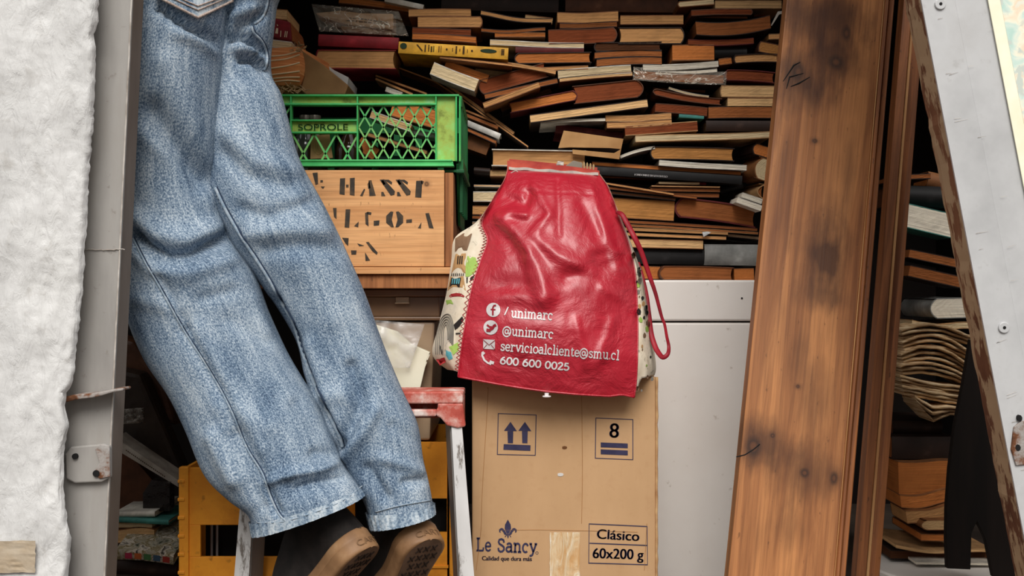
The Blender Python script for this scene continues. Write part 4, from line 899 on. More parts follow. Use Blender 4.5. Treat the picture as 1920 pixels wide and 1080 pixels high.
jf = {'L': [([(285, 205), (330, 275), (380, 340)], -.014, 22), ([(310, 120), (360, 230), (390, 300)], .004, 22), ([(250, 436), (275, 462), (315, 482), (355, 478), (426, 446)], -.014, 11), ([(255, 410), (300, 440), (350, 448), (420, 418)], .009, 18), ([(258, 470), (290, 505), (350, 512), (440, 480)], .007, 18),
            ([(300, 12), (345, 40), (385, 62), (418, 88)], -.017, 9), ([(330, 62), (372, 78), (405, 100)], .005, 9), ([(345, 620), (410, 730), (470, 850), (520, 960)], -.007, 8), ([(370, 620), (430, 720), (490, 840)], .004, 18), ([(300, 520), (350, 620)], -.005, 7),
            ([(560, 915), (600, 905), (640, 898)], -.006, 8), ([(540, 890), (600, 880), (630, 868)], .006, 9), ([(560, 760), (600, 800)], -.004, 16), ([(500, 905), (540, 890)], .005, 9), ([(440, 820), (470, 900), (490, 950)], -.006, 14), ([(400, 820), (440, 900)], .006, 16),
            ([(430, 600), (500, 640)], -.003, 14), ([(480, 560), (505, 620)], .004, 12), ([(255, 560), (330, 580)], .003, 16), ([(590, 850), (625, 850)], -.005, 9), ([(420, 760), (500, 800)], .003, 20), ([(380, 560), (440, 545)], -.003, 12), ([(265, 250), (330, 300), (395, 380)], .004, 16)],
      'R': [([(430, 72), (455, 66), (482, 84), (500, 100)], -.015, 8), ([(440, 90), (470, 92), (500, 122)], .006, 9), ([(452, 112), (475, 112), (497, 132)], -.013, 7), ([(445, 50), (470, 40), (495, 26)], -.007, 7), ([(438, 28), (470, 18)], .006, 10), ([(428, 18), (420, 60), (415, 80)], -.008, 8),
            ([(420, 290), (460, 330), (545, 352)], -.005, 14), ([(425, 250), (480, 300), (560, 318)], .005, 16), ([(450, 392), (500, 408), (590, 380)], -.006, 13), ([(470, 440), (540, 430), (615, 430)], .006, 16), ([(500, 470), (560, 462), (640, 470)], -.005, 14),
            ([(516, 560), (555, 640), (580, 710), (625, 800), (640, 845)], -.008, 8), ([(580, 650), (610, 740), (640, 820)], .004, 16), ([(660, 690), (680, 755), (655, 805), (640, 835)], -.008, 13), ([(700, 770), (680, 810), (650, 850)], .007, 14), ([(600, 745), (640, 740)], .004, 18), ([(690, 880), (720, 930)], -.007, 12), ([(740, 800), (785, 830)], -.004, 12), ([(720, 860), (790, 880)], .005, 12), ([(760, 905), (800, 900)], -.005, 9), ([(560, 500), (620, 600)], .003, 22)]}
NTH = 88
def loft(m, Lq, Rq, D, key, depth, n=190, off=0.0, s0=0, s1=1, puck=0):
    Ls_, Rs_ = crom([(a, b, 0) for a, b in Lq], n), crom([(a, b, 0) for a, b in Rq], n); Ds = crom([(d, 0, 0) for d in D], n)
    rows = []; uv = []; vlen = 0; prev = None
    for i in range(int(n*s0), int(n*s1)+1):
        a, b, d = Ls_[i], Rs_[i], Ds[i].x; A_, B_ = P(a.x, a.y, d), P(b.x, b.y, d); c_ = (A_+B_)/2; h = (B_-A_)/2; w = h.length; e = h/w
        if prev is not None: vlen += (c_-prev).length
        prev = c_; dp = depth(i/n, w); r = []
        for k_ in range(NTH):
            th = 2*math.pi*k_/NTH; ct, s_ = math.cos(th), math.sin(th)
            x_ = math.copysign(abs(ct)**.92, ct); y_ = math.copysign(abs(s_)**.92, s_)
            p = c_+e*(w*x_)+Vector((0, -dp*y_, 0)); nrm = (e*(ct/w)+Vector((0, -s_/dp, 0))).normalized()
            q = pix(p); facing = max(0, s_)
            f = 0
            if facing > 0: f = sum(1.6*am*math.exp(-(segdist(q[0], q[1], pl)/wd)**2) for pl, am, wd in jf[key])*min(1, facing*1.6)
            f += .0028*nz(p.x*9, p.z*5, 3 if key == 'L' else 8)+.0016*nz(p.x*22+p.z*8, p.z*14, 5 if key == 'L' else 1)
            f += puck*math.sin(th*34+2*nz(th*3, 1, 1))
            r.append(p+nrm*(f+off)); uv.append((k_/NTH*w*5.2, vlen))
        rows.append(r)
    m.uv = (m.uv or [])+uv; m.grid(rows, True)
    return rows
dpt = lambda s, w: min(w*.92, lerp(.105, .072, min(1, s*1.15)))
jm = MB()
rL = loft(jm, LL, LR, LDp, 'L', dpt); rR = loft(jm, RL, RR, RDp, 'R', dpt)
for r in (rL, rR):      # turned-in hem so the leg is open below
    last = r[-1]; c_ = sum(last, Vector())/len(last); upv = (sum(r[-12], Vector())/len(last)-c_)
    rws = []
    for q_, sc_ in ((r[-1], .965), (r[-4], .94), (r[-12], .88), (r[-18], .5)):
        cc = sum(q_, Vector())/len(q_); rws.append([cc+(p-cc)*sc_ for p in q_])
    jm.grid([last]+rws, True); jm.uv += [(.1, .1)]*(len(last)*5)
for r in (rL, rR):
    f = r[0]; c_ = sum(f, Vector())/len(f); jm.grid([f, [c_+(p-c_)*.9+Vector((0, 0, .004)) for p in f]], True); jm.uv += [(.1, .1)]*(len(f)*2)
person = thing('person', 'person in blue jeans and gum soled shoes, seen from behind on tiptoe', 'person', (P(640, 0, 1.66).x, 1.66, 0))
jo = jm.obj('jeans', M_denim, person, smooth=True); JB = jm.bvh()
def onj(x, y, off=.002):
    o = Vector((0, 0, CZ)); d = (P(x, y, 1)-o).normalized(); h = JB.ray_cast(o, d)
    return (h[0]-d*off) if h[0] is not None else P(x, y, 1.56)
for nm, A_, B_, D_, key in (('left', LL, LR, LDp, 'L'), ('right', RL, RR, RDp, 'R')):
    m = MB(); rr_ = loft(m, A_, B_, D_, key, dpt, off=.0022, s0=.957, s1=1, puck=.0017); last = rr_[-1]; c_ = sum(last, Vector())/len(last)
    m.grid([last, [c_+(p-c_)*.95 for p in last]], True); m.uv += [(.1, .1)]*(len(last)*2)
    o = m.obj('hem', M_hemd, jo, smooth=True); o['label'] = 'faded puckered '+nm+' hem'
m1, m2 = MB(), MB()
def seam(pts, r=.0017, dark=True, n=60):
    q = crom([(a, b, 0) for a, b in pts], n)
    m1.tube([onj(p.x, p.y, .0016) for p in q], r, 6)
    if dark: m2.tube([onj(p.x+2.6, p.y-1.3, -.0003) for p in q], r*.75, 6)  # dark tube paints the shade alongside the seam
seam([(250, 448), (272, 492), (300, 540), (345, 620), (390, 690), (430, 762), (462, 838), (492, 888), (507, 930), (524, 965), (545, 984)], .0014)
seam([(404, 352), (428, 402), (462, 458), (500, 516), (524, 560), (550, 606), (567, 660), (588, 716), (612, 768), (634, 812), (642, 838)], .0030)
q_ = crom([(a, b, 0) for a, b in [(413, 362), (434, 400), (470, 458), (508, 514), (532, 560), (560, 606), (578, 660), (598, 716), (621, 768), (638, 806)]], 90)
for a, b in zip(q_[::2], q_[1::2]): m1.tube([onj(a.x-8, a.y+3, .0022), onj(b.x-8, b.y+3, .0022)], .0011, 5)
for pts in ([(586, 962), (640, 940), (679, 911)], [(482, 980), (530, 978), (586, 962)], [(704, 960), (750, 948), (808, 938)]): seam(pts, .0009, False, 20)
seam([(500, -20), (502, 0), (498, 20), (489, 36), (476, 45)], .0020, True, 30); seam([(472, 50), (476, 62), (488, 74), (497, 90), (501, 108), (499, 124), (495, 131)], .0020, True, 30)
m1.obj('seams', M_seamd, jo, True); m2.obj('painted_seam_shade', M_seamk, jo, True)
# back pocket
pk = [(288, -60), (296, -3), (371, 34), (437, 3), (446, -60)]
m = MB(); g0 = []
for i in range(22):
    y = lerp(-58, 33, i/21); xa = lerp(288, 296, (y+60)/57) if y < -3 else lerp(296, 371, (y+3)/37); xb = lerp(446, 437, (y+60)/63) if y < 3 else lerp(437, 371, (y-3)/31)
    g0.append([onj(lerp(xa, max(xb, xa+.5), j/24), y, .004) for j in range(25)])
m.slab(g0, [[p+Vector((0, .003, 0)) for p in r] for r in g0]); m.uv = [(p.x*1, p.z) for p in m.v]; pko = m.obj('back_pocket', M_hemd, jo, smooth=True, angle=50); pko['label'] = 'pale faded back pocket'
m = MB()
for ins, r in ((0, .0019), (13, .001), (20, .0009)):
    q = [(288+ins, -58), (297+ins*.9, -5-ins*.4), (371, 33-ins*1.1), (436-ins*.9, 2-ins*.4), (445-ins, -58)]
    pts = []
    for a, b in zip(q[:-1], q[1:]): pts += [(lerp(a[0], b[0], k/12), lerp(a[1], b[1], k/12)) for k in range(12)]
    m.tube([onj(x, y, .0055) for x, y in pts], r, 6)
m.obj('pocket_stitching', simple('pocket_thread', (196, 180, 170), (150, 130, 118), 300, rough=.9), jo, True)
# shoes
M_upper = simple('black_suede', (40, 34, 31), (27, 23, 21), 60, rough=.75, bump=.3)
t = NT('gum_rubber', .55, .35); f = t.noise(t.mapped((22, 22, 22)), 1, 5, .6); t.base(t.ramp(f, [(.3, (116, 84, 56)), (.6, (148, 112, 78)), (.75, (166, 132, 98))])); t.bump(f, .1, .001); M_gum = t.m
M_sole = simple('worn_gum_sole', (132, 104, 84), (108, 84, 66), 40, rough=.75)
M_sole_d = simple('sole_groove', (52, 38, 30), (44, 32, 24), 40, rough=.85)
def shoe(side, org, yaw, pitch, roll):
    ps_, p_ = math.radians(yaw), math.radians(pitch)
    a = Vector((-math.sin(ps_)*math.cos(p_), math.cos(ps_)*math.cos(p_), -math.sin(p_))); up = Vector((-math.sin(ps_)*math.sin(p_), math.cos(ps_)*math.sin(p_), math.cos(p_)))
    up = Matrix.Rotation(math.radians(roll), 3, a) @ up; lat = up.cross(a)
    T = lambda x, y, z: org+a*x+lat*y+up*z
    LN = .25
    def hw(s):
        if s < .16: return .037*math.sqrt(max(0, 1-((.16-s)/.16)**2.2))
        if s < .62: return lerp(.037, .033, math.sin((s-.16)/.46*math.pi)) if s < .39 else lerp(.033, .049, (s-.39)/.23) 
        return .049*math.sqrt(max(0, 1-((s-.62)/.38)**2.4))
    def outline(ins, n=30):
        ss = [.5-.5*math.cos(math.pi*i/n) for i in range(n+1)]
        L = []
        for s in ss: L.append((s*LN, max(0, hw(s)-ins)))
        L[0] = (ins, 0); L[-1] = (LN-ins, 0)
        return L
    def ring(ins, z, dz=0):
        o = outline(ins); up_ = [(x, y, z) for x, y in o]; dn = [(x, -y, z) for x, y in o[1:-1]][::-1]
        return [T(*p) for p in up_+dn]
    m = MB(); rs = [ring(.004, 0), ring(.001, .002), ring(0, .006), ring(.0005, .020), ring(.0, .0205), ring(.0012, .024), ring(.0008, .032), ring(.003, .0345)]
    m.grid(rs, True); n = len(rs[0]); m.f.append(tuple(range(n))); m.f.append(tuple(len(m.v)-n+i for i in range(n)))
    so_ = m.obj('sole', M_gum, person, smooth=True, angle=55); so_['label'] = 'brown gum rubber sole'
    def upper(z, k, ins):      # upper shell: opening closes towards the toe as z grows
        o = outline(ins); pts = []
        for x, y in o:
            s = x/LN; hmax = .085 if s < .38 else lerp(.085, .030, min(1, (s-.38)/.40)); hmax = hmax if s < .93 else lerp(hmax, .02, (s-.93)/.07)
            pts.append((x*(1-.0*k)+(.012*k if s < .2 else 0)*(1-s/.2 if s < .2 else 0), y*(1-.38*k**2.2), .033+hmax*k))
        return [T(*p) for p in pts+[(x, -y, z) for x, y, z in pts[1:-1]][::-1]]
    m = MB(); rs = [upper(0, k/8, .003) for k in range(9)]; m.grid(rs, True); n = len(rs[0]); o_ = len(m.v)-n; m.f.append(tuple(o_+i for i in range(n)))
    u_ = m.obj('shoe', M_upper, person, smooth=True, angle=60); u_['label'] = 'black suede '+side+' shoe'
    m = MB(); pts = [T(p_x, -hw(p_x/LN)*1.0+.0004, .035+.02*math.sin((p_x-.06)*20)) for p_x in [.06+.006*k for k in range(14)]]; m.tube(pts, .0008, 5); m.obj('stitching', M_thread, u_)
    # tread and raised heel lettering
    m = MB(); g = MB()
    o = outline(.006); g_ring = [T(x, y, -.0004) for x, y in o]+[T(x, -y, -.0004) for x, y in o[1:-1]][::-1]; c_ = T(LN*.5, 0, -.0004); g.v = [c_]+g_ring; g.f = [(0, i+1, (i+1) % len(g_ring)+1) for i in range(len(g_ring))]
    bt = g.obj('sole_face', M_sole, so_)
    for i in range(9):
        for j in range(-3, 4):
            x, y = .022+i*.019, j*.0125+(.006 if i % 2 else 0)
            if abs(y) > hw(x/LN)-.012: continue
            for s in (1, -1): m.tube([T(x-.0058, y-.0042*s, -.0010), T(x, y, -.0016), T(x+.0058, y+.0042*s, -.0010)], .0011, 4)
    m.obj('tread', M_sole_d, so_)
    m = MB(); per = [(x, -y) for x, y in outline(0)[:14]][::-1]+[(x, y) for x, y in outline(0)[1:14]]
    cum = [0]
    for p, q in zip(per[:-1], per[1:]): cum.append(cum[-1]+math.dist(p, q))
    def side_pt(s, z):
        for k in range(len(cum)-1):
            if s <= cum[k+1] or k == len(cum)-2:
                t_ = (s-cum[k])/(cum[k+1]-cum[k]); x, y = lerp(per[k][0], per[k+1][0], t_), lerp(per[k][1], per[k+1][1], t_)
                tx, ty = per[k+1][0]-per[k][0], per[k+1][1]-per[k][1]; q = math.hypot(tx, ty); nx, ny = -ty/q, tx/q
                return T(x, y, z)+(a*(-ty/q)+lat*(tx/q))*(.0014)
    return T, side_pt, cum[-1], u_, so_
for side, org, yaw, pitch, roll in (('left', P(698, 1024, 1.555), 56, 46, 0), ('right', P(809, 1010, 1.585), 36, 50, 0)):
    T, sp_, tot, u_, so_ = shoe(side, org, yaw, pitch, roll)
    m = MB(); vs, fs = font_geo('CART'); w_ = max(v[0] for v in vs); s_ = .042/w_
    for sg in (1,):
        c0 = tot*.5
        q = [sp_(c0-.022+(w_-v[0])*s_, .007+v[1]*.014) for v in vs]; m.add(q, fs)
    m.obj('heel_lettering', simple('embossed_gum', (116, 86, 58), rough=.7, bump=0), so_, fix=False)
# body (skin shows nowhere in the frame; it carries on above it)
M_skin = simple('skin', (206, 158, 130), (190, 140, 112), 20, rough=.55)
sk = [('pelvis', (-.50, 1.675, 1.03), .06), ('waist', (-.49, 1.65, 1.16), .10), ('chest', (-.46, 1.62, 1.34), .13), ('neck', (-.43, 1.60, 1.50), .052), ('skull', (-.42, 1.605, 1.60), .085), ('crown', (-.42, 1.60, 1.68), .07),
      ('shl', (-.60, 1.61, 1.42), .055), ('ell', (-.70, 1.58, 1.16), .042), ('wrl', (-.66, 1.66, .98), .028), ('shr', (-.29, 1.63, 1.42), .055), ('elr', (-.22, 1.64, 1.18), .042), ('wrr', (-.24, 1.72, 1.19), .028),
      ('hl', P(265, 60, 1.63), .05), ('kl', P(345, 480, 1.625), .045), ('al', P(590, 945, 1.60), .036), ('hr', P(425, 60, 1.70), .028), ('kr', P(540, 480, 1.665), .045), ('ar', P(750, 935, 1.63), .036)]
ix = {n: i for i, (n, _, _) in enumerate(sk)}
ed = [('pelvis', 'waist'), ('waist', 'chest'), ('chest', 'neck'), ('neck', 'skull'), ('skull', 'crown'), ('chest', 'shl'), ('shl', 'ell'), ('ell', 'wrl'), ('chest', 'shr'), ('shr', 'elr'), ('elr', 'wrr'), ('pelvis', 'hl'), ('hl', 'kl'), ('kl', 'al'), ('pelvis', 'hr'), ('hr', 'kr'), ('kr', 'ar')]
vv = [Vector(p)+Vector((0, max(0, p[2]-1.12)*.35, 0)) for _, p, _ in sk]; rad = [r for _, _, r in sk]; ee = [(ix[a], ix[b]) for a, b in ed]
for wn, dirv in (('wrl', Vector((.1, .3, -.9))), ('wrr', Vector((.0, .9, .3)))):
    w_ = vv[ix[wn]]; dirv.normalize(); sd = dirv.cross(Vector((.3, .2, 1))).normalized(); pi_ = len(vv); vv.append(w_+dirv*.06); rad.append(.03); ee.append((ix[wn], pi_))
    for k, (of, ln) in enumerate(((-.027, .062), (-.009, .074), (.009, .07), (.027, .055))):
        i0 = len(vv); vv += [w_+dirv*.098+sd*of, w_+dirv*(.098+ln*.5)+sd*of*1.1+Vector((0, .006, 0)), w_+dirv*(.098+ln)+sd*of*1.1+Vector((0, .016, -.01))]; rad += [.0095, .0085, .007]; ee += [(pi_, i0), (i0, i0+1), (i0+1, i0+2)]
    i0 = len(vv); vv += [w_+dirv*.04+sd*-.042, w_+dirv*.08+sd*-.058]; rad += [.011, .009]; ee += [(pi_, i0), (i0, i0+1)]
me = bpy.data.meshes.new('body'); me.from_pydata([tuple(v-person.location) for v in vv], ee, []); me.materials.append(M_skin)
bo = bpy.data.objects.new('body', me); COL.objects.link(bo); bo.parent = person
sm_ = bo.modifiers.new('skin', 'SKIN'); sm_.use_smooth_shade = True
for i, r in enumerate(rad): me.skin_vertices[0].data[i].radius = (r, r*.85)
me.skin_vertices[0].data[0].use_root = True
ss_ = bo.modifiers.new('sub', 'SUBSURF'); ss_.levels = 1; ss_.render_levels = 1
M_shirt = simple('dark_shirt', (64, 62, 66), (48, 46, 50), 30, rough=.9)
m = MB()
prof = [(-.50, 1.655, 1.10, .175, .125), (-.49, 1.65, 1.18, .17, .125), (-.475, 1.635, 1.28, .18, .13), (-.455, 1.62, 1.38, .19, .135), (-.44, 1.61, 1.45, .15, .11), (-.43, 1.605, 1.50, .07, .07)]
m.grid([[Vector((cx+a_*math.cos(k*.2618), cy+max(0, z-1.12)*.35+b_*math.sin(k*.2618), z)) for k in range(24)] for cx, cy, z, a_, b_ in prof], True)
for pts, rs in (((vv[ix['shl']], (vv[ix['shl']]+vv[ix['ell']])/2, vv[ix['ell']], (vv[ix['ell']]*.6+vv[ix['wrl']]*.4)), (.075, .066, .06, .054)), ((vv[ix['shr']], (vv[ix['shr']]+vv[ix['elr']])/2, vv[ix['elr']], (vv[ix['elr']]*.6+vv[ix['wrr']]*.4)), (.075, .066, .06, .054))): m.tube(pts, list(rs), 16)
m.obj('shirt', M_shirt, person, True)
m = MB(); m.lathe((-.42, 1.77, 1.56), [(.085, 0), (.1, .05), (.095, .12), (.06, .165), (.01, .18)], 20); m.obj('hair', simple('dark_hair', (44, 34, 28), (30, 24, 20), 90, rough=.6), person, True)
# ------------------------------------------------------------------ books
CR = {'F': (0, 0, 1), '2': (480, 0, 3.6), '3': (900, 0, 3.31), '4': (860, 240, 3.097), '5': (1360, 0, 2), '6': (1360, 540, 2), 'L': (0, 540, 2), 'Y': (740, 60, 8.0), 'Z': (560, 0, 8.0), 'T': (1280, 0, 6.75), 'U': (1280, 150, 4.32), 'V': (1120, 280, 6.0), 'W': (840, 200, 4.125), 'S': (680, 120, 6.0)}
def book(cr, x0, y0, x1, y1, t, cov, pg, sp, label, d=2.2, D=.13, sag=0, wave=0, yaw=0, ct=.0016, over=None, rnd=.25, group='old books stacked inside the stall', name='book', nx=18, pitch=0, fan=0):
    ox, oy, sc = CR[cr]; rg = random.Random(hash((x0, y0, x1, y1, t)) & 0xffff)
    a, b = P(ox+x0/sc, oy+y0/sc, d), P(ox+x1/sc, oy+y1/sc, d); T = t/sc*d/F; L = (b-a).length; ang = math.atan2(b.z-a.z, b.x-a.x)
    if abs(ang) > .14: D *= .55
    if yaw: L /= max(.3, math.cos(math.radians(yaw)))
    ct = min(ct, T*.16); paper = over == 0
    ov = (.0 if paper else .0025) if over is None else over
    nz_ = 4
    S_ = sag/sc*d/F; W_ = wave/sc*d/F; ph = rg.uniform(0, 6)
    e = Matrix.Rotation(math.radians(yaw), 3, 'Z') @ Matrix.Rotation(-ang, 3, 'Y') @ Matrix.Rotation(math.radians(pitch), 3, 'X')
    o = a-e @ Vector((0, 0, T/2))
    th = thing(name, label, 'book', o, e.to_euler(), group)
    def bend(x, y, z):
        u = min(1.05, max(-.05, x/L)); k = S_*4*u*(1-u)+W_*(math.sin(u*5+ph)-math.sin(ph)*(1-u)-math.sin(5+ph)*u)
        zz_ = z+k*lerp(1, .7, min(1, y/D))
        if fan: zz_ += fan*T*(z/T)*(.5-.5*math.cos(math.pi*u))
        return Vector((x, y, zz_))
    # cover: U section wrapped round the pages, spine at sp
    bul = rnd*T if rnd else 0.0
    ax = D if sp in 'bf' else L       # extent away from the spine
    def q2(p, q, z):                  # p: distance from the spine, q: along the spine
        if sp == 'b': x, y = q, D-p
        elif sp == 'f': x, y = q, p
        elif sp == 'l': x, y = p, q
        else: x, y = L-p, q
        return bend(x, y, z)
    q0, q1 = 0, (L if sp in 'bf' else D)
    outer, inner = [], []
    nP = 14 if sp in 'lr' else 3
    for k in range(nP): p = ax*(1-k/nP); outer.append((p, 0)); inner.append((p, ct))
    for k in range(9):
        v = k/8; p = -bul*math.sin(math.pi*v)**.8+ (bul*.9 if bul else 0); outer.append((p, T*v)); inner.append((p+ct*1.1, ct+(T-2*ct)*v))
    for k in range(nP): p = ax*((k+1)/nP); outer.append((p, T)); inner.append((p, T-ct))
    nq = nx if sp in 'bf' else 3
    g1, g2 = [], []
    for i in range(nq+1):
        q = lerp(q0, q1, i/nq); g1.append([q2(p, q, z) for p, z in outer]); g2.append([q2(p, q, z) for p, z in inner])
    m = MB(); m.slab(g1, g2); cv = m.obj('cover', CM[cov] if isinstance(cov, str) else cov, th, local=True, smooth=True, angle=38)
    # page block
    m = MB()
    z0, z1 = ct*.9, T-ct*.9; conc = (.10*T if not paper else 0)
    def xr(v):
        sb = (-bul*math.sin(math.pi*v)**.8+bul*.9)+ct*1.05
        fe = conc*math.sin(math.pi*v)
        if sp == 'l': return sb, L-ov-fe
        if sp == 'r': return ov+fe, L-sb
        return ov, L-ov
    def yf(v, u):
        jit = rg.uniform(0, .0007)
        if sp == 'b': return ov*1.0+conc*math.sin(math.pi*v)+jit
        if sp == 'f': return ct*1.2+.004+bul
        return ov*.8+jit
    F_, B_ = [], []
    for i in range(nz_*2+1):
        v = i/(nz_*2); r, r2 = [], []
        xa, xb = xr(v); z = lerp(z0, z1, v)
        for j in range(nx+1):
            u = j/nx; x = lerp(xa, xb, u); r.append(bend(x, yf(v, u), z)); r2.append(bend(x, D-ct*2-.001, z))
        F_.append(r); B_.append(r2)
    m.slab(F_, B_); m.obj('page_block', PM[pg], th, local=True)
    return th, (lambda x, z, off=0: bend(x, -off, z)), L, T, D

